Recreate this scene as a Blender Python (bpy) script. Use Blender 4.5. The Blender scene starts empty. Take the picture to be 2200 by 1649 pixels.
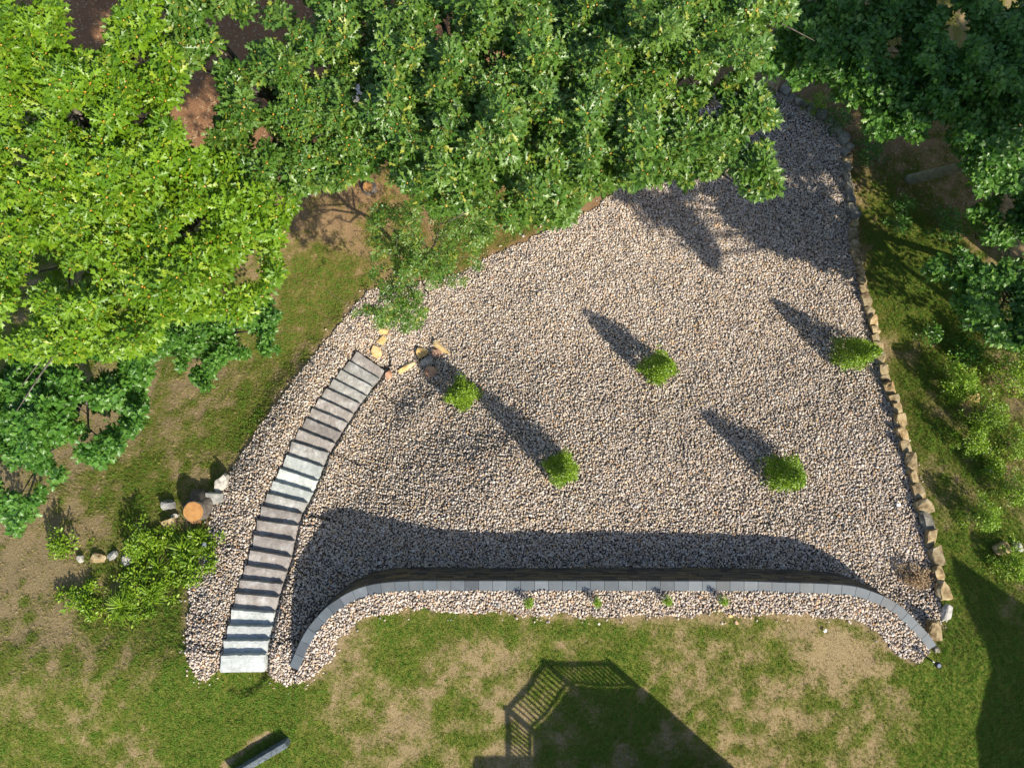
import bpy, math, random
import numpy as np
from mathutils import Vector, Matrix

random.seed(7)
RNG = np.random.default_rng(7)
scn = bpy.context.scene
COL = scn.collection

# ---------------------------------------------------------------- camera, sky, sun, exposure
HC = 18.0                       # camera height above the lawn, metres
FP = 1467.0                     # focal length in pixels of the 2200 px wide photograph
cam_d = bpy.data.cameras.new('camera'); cam = bpy.data.objects.new('camera', cam_d)
COL.objects.link(cam); scn.camera = cam
cam.location = (0, 0, HC); cam.rotation_euler = (0, 0, 0)
cam_d.sensor_width = 36; cam_d.lens = 36 * FP / 2200.0
cam_d.clip_start = 0.1; cam_d.clip_end = 500

SUNDIR = Vector((0.75, -0.66, 1.0)).normalized()
w = bpy.data.worlds.new('World'); scn.world = w; w.use_nodes = True
nt = w.node_tree; nt.nodes.clear()
sky = nt.nodes.new('ShaderNodeTexSky'); sky.sky_type = 'NISHITA'; sky.sun_disc = False
sky.sun_elevation = math.asin(SUNDIR.z); sky.sun_rotation = math.atan2(SUNDIR.x, SUNDIR.y)
bg = nt.nodes.new('ShaderNodeBackground'); bg.inputs['Strength'].default_value = 0.12
wo = nt.nodes.new('ShaderNodeOutputWorld')
nt.links.new(sky.outputs[0], bg.inputs[0]); nt.links.new(bg.outputs[0], wo.inputs[0])
sd = bpy.data.lights.new('sun', 'SUN'); sd.energy = 5.0; sd.angle = math.radians(0.53); sd.color = (1.0, 0.92, 0.77)
sun = bpy.data.objects.new('sun', sd); COL.objects.link(sun)
sun.rotation_euler = SUNDIR.to_track_quat('Z', 'Y').to_euler()
scn.view_settings.view_transform = 'Standard'; scn.view_settings.look = 'None'
scn.view_settings.gamma = 1; scn.view_settings.use_curve_mapping = False
scn.view_settings.exposure = 0.66
scn.render.engine = 'CYCLES'
scn.cycles.max_bounces = 6; scn.cycles.transparent_max_bounces = 4

# ---------------------------------------------------------------- noise
def _h(ix, iy, s):
    n = (ix.astype(np.int64) * 374761393 + iy.astype(np.int64) * 668265263 + s * 1442695041) & 0xffffffff
    n = ((n ^ (n >> 13)) * 1274126177) & 0xffffffff
    return ((n ^ (n >> 16)) & 0xffff) / 65535.0
def vnoise(x, y, s=0):
    ix = np.floor(x); iy = np.floor(y); fx = x - ix; fy = y - iy
    fx = fx * fx * (3 - 2 * fx); fy = fy * fy * (3 - 2 * fy)
    ix = ix.astype(np.int64); iy = iy.astype(np.int64)
    a = _h(ix, iy, s); b = _h(ix + 1, iy, s); c = _h(ix, iy + 1, s); d = _h(ix + 1, iy + 1, s)
    return (a * (1 - fx) + b * fx) * (1 - fy) + (c * (1 - fx) + d * fx) * fy
def fbm(x, y, s=0, o=4):
    x = np.asarray(x, float); y = np.asarray(y, float)
    t = 0; a = .5; n = 0
    for i in range(o):
        t = t + a * vnoise(x * 2 ** i, y * 2 ** i, s + i); n += a; a *= .5
    return t / n

# ---------------------------------------------------------------- terrain
def P0(px, py, z):
    """point at height z seen at photo pixel (px, py)"""
    H = HC - z
    return ((px - 1100) / FP * H, -(py - 824.5) / FP * H)
WALL_PX = [(632.4,1433.7),(643.3,1407),(655.6,1379.7),(670.6,1353.7),(689.7,1330.5),(707.4,1311.5),(727.9,1296.5),(752.4,1281.4),
 (778.4,1270.5),(805.6,1263.7),(835.7,1259.6),(871.1,1257.7),(912,1256.6),(1100,1256.6),(1300,1256.8),(1580,1257.4),(1689,1260.4),(1754.7,1262),
 (1783,1263.6),(1815,1265.8),(1843.8,1270.6),(1874,1280.8),(1902.7,1293.5),(1928,1309.4),(1950.4,1330),(1971,1352.4),(1988.6,1371.5),(2001,1389.5)]
WALL = np.array([P0(x, y, 0.0) for x, y in WALL_PX])

TY = np.array([-60, -8.1, -7.5, -5.2, -4.2, -2, .85, 2.0, 4, 9, 15, 60.])
TL = np.array([0, 0, -.12, -1.42, -1.98, -3.30, -4.95, -5.25, -5.7, -6.3, -6.8, -8.])
RY = np.array([-60, -8.0, -7.2, -5.2, -4.3, -2, 1.0, 4.0, 9, 15, 60.])
RZ = np.array([0, 0, -.10, -1.20, -1.42, -2.45, -4.2, -5.2, -6.0, -6.6, -8.])
def zs0(x, y):
    zl = 0; zr = 0
    for d in (-.3, -.15, 0, .15, .3):
        zl = zl + np.interp(y + d, TY, TL) / 5; zr = zr + np.interp(y + d, RY, RZ) / 5
    t = np.clip((x - np.interp(y, [-4.6, -1.5], [-6.2, -3.4])) / 5.0, 0, 1); t = t * t * (3 - 2 * t)
    return zl * (1 - t) + zr * t
def upper(x, y):
    yw = np.interp(x, WALL[:, 0], WALL[:, 1])
    return (x > WALL[0, 0]) & (x < WALL[-1, 0]) & (y < yw)
ST = [((345,1130),(690,1125)),((365,1015),(715,1015)),((398,895),(738,905)),((428,770),(762,795)),((460,643),(795,670)),((495,535),(825,568)),
 ((535,420),(855,465)),((575,300),(890,355)),((605,182),(915,228)),((630,65),(945,108))]
ST = [tuple((380 + x / 3.665, 1100 + y / 3.665) for x, y in e) for e in ST]
S2 = [((665,1420),(975,1480)),((712,1320),(1020,1395)),((755,1222),(1065,1312)),((810,1125),(1100,1222)),((862,1015),(1145,1112)),((905,910),(1190,1000)),
 ((960,815),(1240,925)),((1020,725),(1288,840)),((1065,648),(1338,762)),((1120,568),(1385,690)),((1175,490),(1435,612)),((1232,418),(1485,550)),
 ((1290,345),(1535,478)),((1355,275),(1592,415)),((1415,200),(1632,350))]
ST += [tuple((380 + x / 3.665, 700 + y / 3.665) for x, y in e) for e in S2]
RIS = .203
_stc = []
for _i, (_l, _r) in enumerate(ST):
    _z = .05 - _i * RIS; _stc.append((*P0((_l[0] + _r[0]) / 2, (_l[1] + _r[1]) / 2, _z), _z))
_stc.insert(0, (_stc[0][0] - .03, _stc[0][1] - .4, .05)); _stc = np.array(_stc)
def bed_at_steps(x, y, z):
    """the slope is graded to the flight of steps"""
    d = np.full(np.shape(x), 1e9); zz = np.zeros(np.shape(x)); y = np.asarray(y, float)
    for i in range(len(_stc) - 1):                      # nearest point of the flight's centre line
        (x1, y1, z1), (x2, y2, z2) = _stc[i], _stc[i + 1]; L = (x2 - x1) ** 2 + (y2 - y1) ** 2
        t = np.clip(((x - x1) * (x2 - x1) + (y - y1) * (y2 - y1)) / L, 0, 1)
        q = np.hypot(x - x1 - t * (x2 - x1), y - y1 - t * (y2 - y1)); k = q < d
        d = np.where(k, q, d); zz = np.where(k, z1 + (z2 - z1) * t, zz)
    under = np.clip((.72 - d) / .12, 0, 1)
    cz = zz - .12 - .17 * under
    w_ = np.clip(1 - (d - .8) / 1.7, 0, 1); w_ = w_ * w_ * (3 - 2 * w_)
    return z * (1 - w_) + np.minimum(cz, 0) * w_
def ter(x, y, bump=True):
    x = np.asarray(x, float); y = np.asarray(y, float)
    z = np.where(upper(x, y), 0.0, bed_at_steps(x, y, zs0(x, y)))
    if bump: z = z + (fbm(x * .8, y * .8, 3) - .5) * .10 + (fbm(x * 2.4, y * 2.4, 6, 3) - .5) * .09
    return z
def gnd(px, py):
    """ground point seen at photo pixel; arrays ok"""
    px = np.asarray(px, float); py = np.asarray(py, float)
    z = np.zeros_like(px) - 2.0
    lo = np.full_like(px, -12.0); hi = np.full_like(px, 1.0)
    for _ in range(26):                      # bisection on height
        m = (lo + hi) / 2
        H = HC - m; x = (px - 1100) / FP * H; y = -(py - 824.5) / FP * H
        above = m > ter(x, y, False)
        hi = np.where(above, m, hi); lo = np.where(above, lo, m)
    m = (lo + hi) / 2; H = HC - m
    x = (px - 1100) / FP * H; y = -(py - 824.5) / FP * H
    return x, y, ter(x, y)
def g1(px, py):
    x, y, z = gnd(np.array([px]), np.array([py])); return Vector((x[0], y[0], z[0]))

def inpoly(x, y, poly):
    ins = np.zeros(np.shape(x), bool); n = len(poly)
    for i in range(n):
        x1, y1 = poly[i]; x2, y2 = poly[(i + 1) % n]
        if y1 == y2: continue
        c = ((y1 > y) != (y2 > y)) & (x < (x2 - x1) * (y - y1) / (y2 - y1) + x1)
        ins ^= c
    return ins

GRAVEL_PX = [(1340,400),(1290,440),(1240,465),(1190,488),(1110,525),(1045,555),(1000,585),(930,600),(850,608),(790,625),(760,660),(720,705),(680,750),(640,800),
 (600,860),(560,915),(530,960),(500,1000),(487,1030),(455,1080),(450,1130),(445,1170),(425,1210),(405,1260),(402,1310),(400,1370),(405,1410),
 (425,1460),(445,1462),(470,1440),(570,1442),(590,1462),(620,1470),(660,1460),(695,1435),(715,1405),(735,1370),(765,1335),(800,1318),(870,1312),
 (980,1315),(1080,1313),(1200,1322),(1300,1325),(1450,1320),(1560,1320),(1700,1318),(1760,1322),(1800,1322),(1850,1335),(1890,1360),(1910,1390),
 (1940,1410),(1970,1420),(1985,1410),(1999,1392),(2008,1370),(2020,1340),(2018,1300),(2010,1250),(1995,1150),(1980,1090),(1965,1030),
 (1940,940),(1915,870),(1895,790),(1870,700),(1850,610),(1838,530),(1828,450),(1818,340),(1803,280),(1762,240),(1715,215),(1680,190),(1650,172),
 (1600,180),(1530,205),(1480,250),(1400,330)]
_gx, _gy, _gz = gnd(np.array([p[0] for p in GRAVEL_PX]), np.array([p[1] for p in GRAVEL_PX]))
GPOLY = list(zip(_gx, _gy))
def gravel_mask(x, y, wob=.10):
    dx = (fbm(x * 2.2, y * 2.2, 11) - .5) * wob * 3; dy = (fbm(x * 2.2, y * 2.2, 17) - .5) * wob * 3
    return inpoly(x + dx, y + dy, GPOLY)
def dist_poly(x, y, poly):
    d = np.full(np.shape(x), 1e9)
    for i in range(len(poly)):
        x1, y1 = poly[i]; x2, y2 = poly[(i + 1) % len(poly)]
        L = (x2 - x1) ** 2 + (y2 - y1) ** 2 + 1e-9
        t = np.clip(((x - x1) * (x2 - x1) + (y - y1) * (y2 - y1)) / L, 0, 1)
        d = np.minimum(d, np.hypot(x - x1 - t * (x2 - x1), y - y1 - t * (y2 - y1)))
    return d

# greenness / bareness of the ground, by patches found on the photograph
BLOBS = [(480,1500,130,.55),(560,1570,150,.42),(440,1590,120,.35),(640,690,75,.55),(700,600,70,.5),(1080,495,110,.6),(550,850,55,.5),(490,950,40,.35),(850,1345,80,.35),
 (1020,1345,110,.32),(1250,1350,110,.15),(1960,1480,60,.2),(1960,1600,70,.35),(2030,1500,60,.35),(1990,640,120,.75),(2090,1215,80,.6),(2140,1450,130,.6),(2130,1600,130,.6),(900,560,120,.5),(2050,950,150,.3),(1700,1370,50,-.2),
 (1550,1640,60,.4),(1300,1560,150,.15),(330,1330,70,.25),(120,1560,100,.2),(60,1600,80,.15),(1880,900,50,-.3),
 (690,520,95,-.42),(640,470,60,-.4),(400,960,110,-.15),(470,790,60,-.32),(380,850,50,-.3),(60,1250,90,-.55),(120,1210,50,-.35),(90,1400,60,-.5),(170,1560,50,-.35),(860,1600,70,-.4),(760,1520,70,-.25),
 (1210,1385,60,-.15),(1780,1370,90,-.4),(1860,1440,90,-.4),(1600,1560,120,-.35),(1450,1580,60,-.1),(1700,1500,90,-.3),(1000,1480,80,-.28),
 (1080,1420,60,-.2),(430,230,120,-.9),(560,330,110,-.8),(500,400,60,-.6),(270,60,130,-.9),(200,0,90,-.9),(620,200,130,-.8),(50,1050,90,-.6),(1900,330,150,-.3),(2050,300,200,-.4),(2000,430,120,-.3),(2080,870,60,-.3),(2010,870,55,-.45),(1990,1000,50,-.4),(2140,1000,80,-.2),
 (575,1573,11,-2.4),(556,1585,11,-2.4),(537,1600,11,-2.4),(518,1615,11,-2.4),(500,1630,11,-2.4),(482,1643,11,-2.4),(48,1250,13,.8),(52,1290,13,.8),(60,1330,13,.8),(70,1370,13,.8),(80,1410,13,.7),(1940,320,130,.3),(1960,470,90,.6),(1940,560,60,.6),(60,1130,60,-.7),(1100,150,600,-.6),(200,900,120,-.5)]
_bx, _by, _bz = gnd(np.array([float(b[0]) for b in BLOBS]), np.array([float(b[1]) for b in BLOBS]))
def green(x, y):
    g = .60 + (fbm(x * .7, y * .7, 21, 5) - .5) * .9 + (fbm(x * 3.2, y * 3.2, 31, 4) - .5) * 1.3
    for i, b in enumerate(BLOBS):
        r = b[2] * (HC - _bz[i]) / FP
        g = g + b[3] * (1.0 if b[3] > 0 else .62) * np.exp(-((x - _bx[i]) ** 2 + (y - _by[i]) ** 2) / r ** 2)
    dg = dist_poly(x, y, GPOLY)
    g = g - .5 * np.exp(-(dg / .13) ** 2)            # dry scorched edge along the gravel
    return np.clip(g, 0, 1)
def litter(x, y):
    """brown leaf litter below the oaks"""
    v = np.zeros_like(x)
    for px, py, r, a in [(250,60,260,1),(430,230,120,.7),(620,120,200,.8),(1100,100,600,1),(1950,250,160,.4),(2100,450,100,.3)]:
        p = g1(px, py); R = r * (HC - p.z) / FP
        v = v + a * np.exp(-((x - p.x) ** 2 + (y - p.y) ** 2) / R ** 2)
    return np.clip(v, 0, 1)

# ---------------------------------------------------------------- material helpers
def mat(name, rough=.8, spec=.3):
    m = bpy.data.materials.new(name); m.use_nodes = True
    b = m.node_tree.nodes['Principled BSDF']
    b.inputs['Roughness'].default_value = rough
    b.inputs['Specular IOR Level'].default_value = spec
    return m, m.node_tree, b
def N(t, kind, **kw):
    n = t.nodes.new(kind)
    for k, v in kw.items():
        if k in n.inputs.keys() if hasattr(n.inputs, 'keys') else False: n.inputs[k].default_value = v
        else: setattr(n, k, v)
    return n
def ramp(t, stops, inp=None):
    n = t.nodes.new('ShaderNodeValToRGB'); e = n.color_ramp.elements
    while len(e) > 1: e.remove(e[-1])
    e[0].position = stops[0][0]; e[0].color = (*stops[0][1], 1)
    for p, c in stops[1:]:
        k = e.new(p); k.color = (*c, 1)
    if inp is not None: t.links.new(inp, n.inputs[0])
    return n
def noise(t, scale, detail=4, vec=None, rough=.55):
    n = t.nodes.new('ShaderNodeTexNoise'); n.inputs['Scale'].default_value = scale
    n.inputs['Detail'].default_value = detail; n.inputs['Roughness'].default_value = rough
    if vec is not None: t.links.new(vec, n.inputs['Vector'])
    return n
def mix(t, a, b, f, mode='MIX'):
    n = t.nodes.new('ShaderNodeMix'); n.data_type = 'RGBA'; n.blend_type = mode
    for s, v in ((0, f), (6, a), (7, b)):
        if hasattr(v, 'is_output'): t.links.new(v, n.inputs[s])
        elif s == 0: n.inputs[0].default_value = v
        else: n.inputs[s].default_value = (*v, 1)
    return n.outputs[2]
def bump(t, b, h, strength=.5, dist=.02):
    n = t.nodes.new('ShaderNodeBump'); n.inputs['Strength'].default_value = strength
    n.inputs['Distance'].default_value = dist; t.links.new(h, n.inputs['Height']); t.links.new(n.outputs[0], b.inputs['Normal'])
def math_(t, op, a, b=None):
    n = t.nodes.new('ShaderNodeMath'); n.operation = op
    for i, v in enumerate((a, b)):
        if v is None: continue
        if hasattr(v, 'is_output'): t.links.new(v, n.inputs[i])
        else: n.inputs[i].default_value = v
    return n.outputs[0]
def gpos(t):
    return t.nodes.new('ShaderNodeNewGeometry').outputs['Position']
def attr(t, name, kind='GEOMETRY'):
    n = t.nodes.new('ShaderNodeAttribute'); n.attribute_name = name; n.attribute_type = kind; return n

def stone_mat(name, cols, scale=5, rough=.85, b=.6):
    m, t, p = mat(name, rough)
    v = t.nodes.new('ShaderNodeTexCoord').outputs['Object']
    oi = t.nodes.new('ShaderNodeObjectInfo')
    add = t.nodes.new('ShaderNodeVectorMath'); add.operation = 'ADD'
    t.links.new(v, add.inputs[0]); t.links.new(oi.outputs['Location'], add.inputs[1])
    n = noise(t, scale, 6, add.outputs[0]); n2 = noise(t, scale * 7, 4, add.outputs[0])
    r = ramp(t, cols, n.outputs[0])
    r2 = ramp(t, [(0.3, (.55, .55, .55)), (.7, (1.15, 1.15, 1.15))], n2.outputs[0])
    c = mix(t, r.outputs[0], r2.outputs[0], .8, 'MULTIPLY')
    r3 = ramp(t, [(0, (.72, .72, .76)), (.5, (1, .98, .95)), (1, (1.22, 1.12, 1.0))], oi.outputs['Random'])
    c = mix(t, c, r3.outputs[0], 1.0, 'MULTIPLY')
    t.links.new(c, p.inputs['Base Color'])
    bump(t, p, math_(t, 'ADD', n.outputs[0], math_(t, 'MULTIPLY', n2.outputs[0], .5)), b, .03)
    return m

# ---------------------------------------------------------------- mesh helpers
def mesh_obj(name, V, F, m=None, parent=None, smooth=False, link=True):
    me = bpy.data.meshes.new(name); me.from_pydata([tuple(v) for v in V], [], F); me.update()
    if m: me.materials.append(m)
    if smooth: me.polygons.foreach_set('use_smooth', [True] * len(me.polygons))
    o = bpy.data.objects.new(name, me)
    if link: COL.objects.link(o)
    if parent: o.parent = parent
    return o
def thing(name, label, cat, loc=(0, 0, 0), group=None, rz=0):
    o = bpy.data.objects.new(name, None); COL.objects.link(o); o.location = loc; o.rotation_euler = (0, 0, rz)
    o.empty_display_size = .2
    return tag(o, label, cat, group)
def tag(o, label=None, cat=None, group=None, kind=None):
    if label: o['label'] = label
    if cat: o['category'] = cat
    if group: o['group'] = group
    if kind: o['kind'] = kind
    return o
def merged(name, TV, TF, R, L, attrs=None, vattr=None, m=None, parent=None, smooth=False):
    """many copies of a template as one mesh.  R (n,3,3), L (n,3); attrs: dict name -> (n,) ; vattr: dict name -> per template vertex"""
    TV = np.asarray(TV, float); n = len(L); nv = len(TV)
    V = (np.einsum('nij,vj->nvi', R, TV) + L[:, None, :]).reshape(-1, 3)
    tl = np.concatenate([np.array(f) for f in TF]); fs = np.array([len(f) for f in TF])
    loops = (tl[None, :] + (np.arange(n) * nv)[:, None]).reshape(-1)
    tot = np.tile(fs, n); st = np.concatenate([[0], np.cumsum(tot)[:-1]])
    me = bpy.data.meshes.new(name); me.vertices.add(len(V)); me.vertices.foreach_set('co', V.ravel().astype(np.float32))
    me.loops.add(len(loops)); me.loops.foreach_set('vertex_index', loops.astype(np.int32))
    me.polygons.add(len(tot)); me.polygons.foreach_set('loop_start', st.astype(np.int32))
    try: me.polygons.foreach_set('loop_total', tot.astype(np.int32))
    except Exception: pass
    if smooth: me.polygons.foreach_set('use_smooth', np.ones(len(tot), bool))
    for k, a in (attrs or {}).items():
        at = me.attributes.new(k, 'FLOAT', 'POINT'); at.data.foreach_set('value', np.repeat(a, nv).astype(np.float32))
    for k, a in (vattr or {}).items():
        at = me.attributes.new(k, 'FLOAT', 'POINT'); at.data.foreach_set('value', np.tile(a, n).astype(np.float32))
    me.update(calc_edges=True); me.validate()
    if m: me.materials.append(m)
    o = bpy.data.objects.new(name, me); COL.objects.link(o)
    if parent: o.parent = parent
    return o
def rotz(a):
    c, s = np.cos(a), np.sin(a); z = np.zeros_like(c); o = np.ones_like(c)
    return np.stack([np.stack([c, -s, z], -1), np.stack([s, c, z], -1), np.stack([z, z, o], -1)], -2)
def rotx(a):
    c, s = np.cos(a), np.sin(a); z = np.zeros_like(c); o = np.ones_like(c)
    return np.stack([np.stack([o, z, z], -1), np.stack([z, c, -s], -1), np.stack([z, s, c], -1)], -2)
def rand_rot(n, tilt, s0, s1):
    """spin, tilt towards a random side, spin; uniform scale"""
    a = RNG.uniform(0, 2 * np.pi, n); b = np.abs(RNG.normal(0, tilt, n)); c = RNG.uniform(0, 2 * np.pi, n)
    return (rotz(a) @ rotx(b) @ rotz(c)) * RNG.uniform(s0, s1, n)[:, None, None]
def tube(pts, rad, seg=8, cap=True):
    pts = [Vector(p) for p in pts]; V = []; F = []
    for i, p in enumerate(pts):
        d = (pts[min(i + 1, len(pts) - 1)] - pts[max(i - 1, 0)]).normalized()
        a = d.orthogonal().normalized() if i == 0 else (a - d * a.dot(d)).normalized()
        b = d.cross(a)
        for k in range(seg):
            t = 2 * math.pi * k / seg
            V.append(p + (a * math.cos(t) + b * math.sin(t)) * rad[i])
    for i in range(len(pts) - 1):
        for k in range(seg):
            F.append((i * seg + k, i * seg + (k + 1) % seg, (i + 1) * seg + (k + 1) % seg, (i + 1) * seg + k))
    if cap:
        F.append(tuple(range(seg - 1, -1, -1))); F.append(tuple((len(pts) - 1) * seg + k for k in range(seg)))
    return V, F
def box(x0, x1, y0, y1, z0, z1):
    V = [(x0,y0,z0),(x1,y0,z0),(x1,y1,z0),(x0,y1,z0),(x0,y0,z1),(x1,y0,z1),(x1,y1,z1),(x0,y1,z1)]
    return V, [(0,3,2,1),(4,5,6,7),(0,1,5,4),(1,2,6,5),(2,3,7,6),(3,0,4,7)]
class MB:
    def __init__(s): s.V = []; s.F = []
    def add(s, vf):
        o = len(s.V); s.V += [Vector(v) for v in vf[0]]; s.F += [tuple(i + o for i in f) for f in vf[1]]; return s
    def obj(s, name, m, parent=None, smooth=False): return mesh_obj(name, s.V, s.F, m, parent, smooth)
def rock_mesh(name, L, W, H, seed, m, boxy=.0, sub=3):
    """irregular stone: a cube subdivided and pulled toward a sphere, cut by random planes"""
    import bmesh
    r = random.Random(seed); bm = bmesh.new(); bmesh.ops.create_cube(bm, size=2)
    bmesh.ops.subdivide_edges(bm, edges=bm.edges[:], cuts=sub, use_grid_fill=True)
    planes = []
    for _ in range(7):
        d = Vector((r.gauss(0, 1), r.gauss(0, 1), r.gauss(0, .8))).normalized(); planes.append((d, r.uniform(.72, .98)))
    for v in bm.verts:
        c = v.co.copy(); s = c.normalized() * 1.12
        v.co = c * boxy + s * (1 - boxy)
        for d, k in planes:
            e = v.co.dot(d) - k
            if e > 0: v.co -= d * e
        v.co += Vector((r.gauss(0, .03), r.gauss(0, .03), r.gauss(0, .03)))
        v.co = Vector((v.co.x * L / 2, v.co.y * W / 2, v.co.z * H / 2))
    me = bpy.data.meshes.new(name); bm.to_mesh(me); bm.free(); me.materials.append(m)
    return me

# ================================================================ GROUND
def ground_mat():
    m, t, p = mat('lawn_soil', .95, .1)
    pos = gpos(t)
    a = attr(t, 'zone')
    s = t.nodes.new('ShaderNodeSeparateColor'); t.links.new(a.outputs['Color'], s.inputs[0])
    n1 = noise(t, 9, 6, pos, .7); n2 = noise(t, 45, 4, pos, .7)
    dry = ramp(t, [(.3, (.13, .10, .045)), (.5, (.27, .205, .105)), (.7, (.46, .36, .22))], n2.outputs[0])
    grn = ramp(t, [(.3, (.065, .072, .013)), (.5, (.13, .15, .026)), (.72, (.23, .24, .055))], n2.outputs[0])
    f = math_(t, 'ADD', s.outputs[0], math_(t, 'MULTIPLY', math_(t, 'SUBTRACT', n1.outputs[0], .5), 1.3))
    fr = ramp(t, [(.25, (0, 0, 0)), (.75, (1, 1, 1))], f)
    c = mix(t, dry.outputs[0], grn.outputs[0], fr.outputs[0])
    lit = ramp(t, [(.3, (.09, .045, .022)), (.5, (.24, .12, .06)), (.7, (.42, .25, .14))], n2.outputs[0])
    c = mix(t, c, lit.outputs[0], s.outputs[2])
    soil = ramp(t, [(.3, (.04, .034, .028)), (.7, (.12, .10, .08))], n2.outputs[0])
    c = mix(t, c, soil.outputs[0], s.outputs[1])
    t.links.new(c, p.inputs['Base Color'])
    bump(t, p, math_(t, 'ADD', n1.outputs[0], n2.outputs[0]), .8, .05)
    return m
def axis(lo, hi, step, far):
    a = list(np.arange(lo, hi + 1e-6, step)); d = step
    while a[-1] < far: d *= 1.35; a.append(a[-1] + d)
    d = step
    while a[0] > -far: d *= 1.35; a.insert(0, a[0] - d)
    return np.array(a)
gx = axis(-18, 19, .11, 130); gy = axis(-11.5, 15, .11, 130)
X, Y = np.meshgrid(gx, gy); Z = ter(X, Y)
nx, ny = len(gx), len(gy)
me = bpy.data.meshes.new('ground'); Vg = np.stack([X, Y, Z], -1).reshape(-1, 3)
me.vertices.add(len(Vg)); me.vertices.foreach_set('co', Vg.ravel().astype(np.float32))
ii = (np.arange(ny - 1)[:, None] * nx + np.arange(nx - 1)[None, :]).ravel()
Q = np.stack([ii, ii + 1, ii + nx + 1, ii + nx], -1).ravel()
me.loops.add(len(Q)); me.loops.foreach_set('vertex_index', Q.astype(np.int32))
me.polygons.add(len(ii)); me.polygons.foreach_set('loop_start', (np.arange(len(ii)) * 4).astype(np.int32))
me.polygons.foreach_set('use_smooth', np.ones(len(ii), bool))
ca = me.color_attributes.new('zone', 'FLOAT_COLOR', 'POINT')
xr, yr = X.ravel(), Y.ravel()
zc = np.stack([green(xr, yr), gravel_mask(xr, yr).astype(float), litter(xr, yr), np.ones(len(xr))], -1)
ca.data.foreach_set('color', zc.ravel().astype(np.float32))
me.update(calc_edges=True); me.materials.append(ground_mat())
ground = bpy.data.objects.new('ground', me); COL.objects.link(ground); tag(ground, kind='structure')

# ---------------------------------------------------------------- scattered instances (gravel, grass)
def scatter(name, pts, rot, scl, tint, protos, label, cat):
    me = bpy.data.meshes.new(name); me.vertices.add(len(pts)); me.vertices.foreach_set('co', np.asarray(pts).ravel().astype(np.float32))
    for k, v, ty in (('rot', rot, 'FLOAT_VECTOR'), ('scl', scl, 'FLOAT_VECTOR')):
        a = me.attributes.new(k, ty, 'POINT'); a.data.foreach_set('vector', np.asarray(v).ravel().astype(np.float32))
    a = me.attributes.new('tint', 'FLOAT', 'POINT'); a.data.foreach_set('value', np.asarray(tint).astype(np.float32))
    a = me.attributes.new('idx', 'INT', 'POINT'); a.data.foreach_set('value', RNG.integers(0, len(protos), len(pts)).astype(np.int32))
    o = bpy.data.objects.new(name, me); COL.objects.link(o)
    c = bpy.data.collections.new(name + '_shapes')
    for p in protos: c.objects.link(p)
    g = bpy.data.node_groups.new(name, 'GeometryNodeTree')
    g.interface.new_socket('Geometry', in_out='INPUT', socket_type='NodeSocketGeometry')
    g.interface.new_socket('Geometry', in_out='OUTPUT', socket_type='NodeSocketGeometry')
    nn = g.nodes; gi = nn.new('NodeGroupInput'); go = nn.new('NodeGroupOutput')
    ci = nn.new('GeometryNodeCollectionInfo'); ci.inputs['Collection'].default_value = c
    ci.inputs['Separate Children'].default_value = True; ci.inputs['Reset Children'].default_value = True
    ip = nn.new('GeometryNodeInstanceOnPoints'); ip.inputs['Pick Instance'].default_value = True
    def na(nm, ty):
        q = nn.new('GeometryNodeInputNamedAttribute'); q.data_type = ty; q.inputs['Name'].default_value = nm
        return [s for s in q.outputs if s.enabled][0]
    L = g.links.new
    L(gi.outputs[0], ip.inputs['Points']); L(ci.outputs[0], ip.inputs['Instance'])
    L(na('idx', 'INT'), ip.inputs['Instance Index']); L(na('scl', 'FLOAT_VECTOR'), ip.inputs['Scale'])
    er = nn.new('FunctionNodeEulerToRotation'); L(na('rot', 'FLOAT_VECTOR'), er.inputs[0]); L(er.outputs[0], ip.inputs['Rotation'])
    L(ip.outputs[0], go.inputs[0])
    md = o.modifiers.new('scatter', 'NODES'); md.node_group = g
    return tag(o, label, cat, kind='stuff')

def jgrid(x0, x1, y0, y1, s):
    a, b = np.meshgrid(np.arange(x0, x1, s), np.arange(y0, y1, s))
    a = a.ravel() + RNG.uniform(-.5, .5, a.size) * s; b = b.ravel() + RNG.uniform(-.5, .5, b.size) * s
    return a, b

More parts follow.
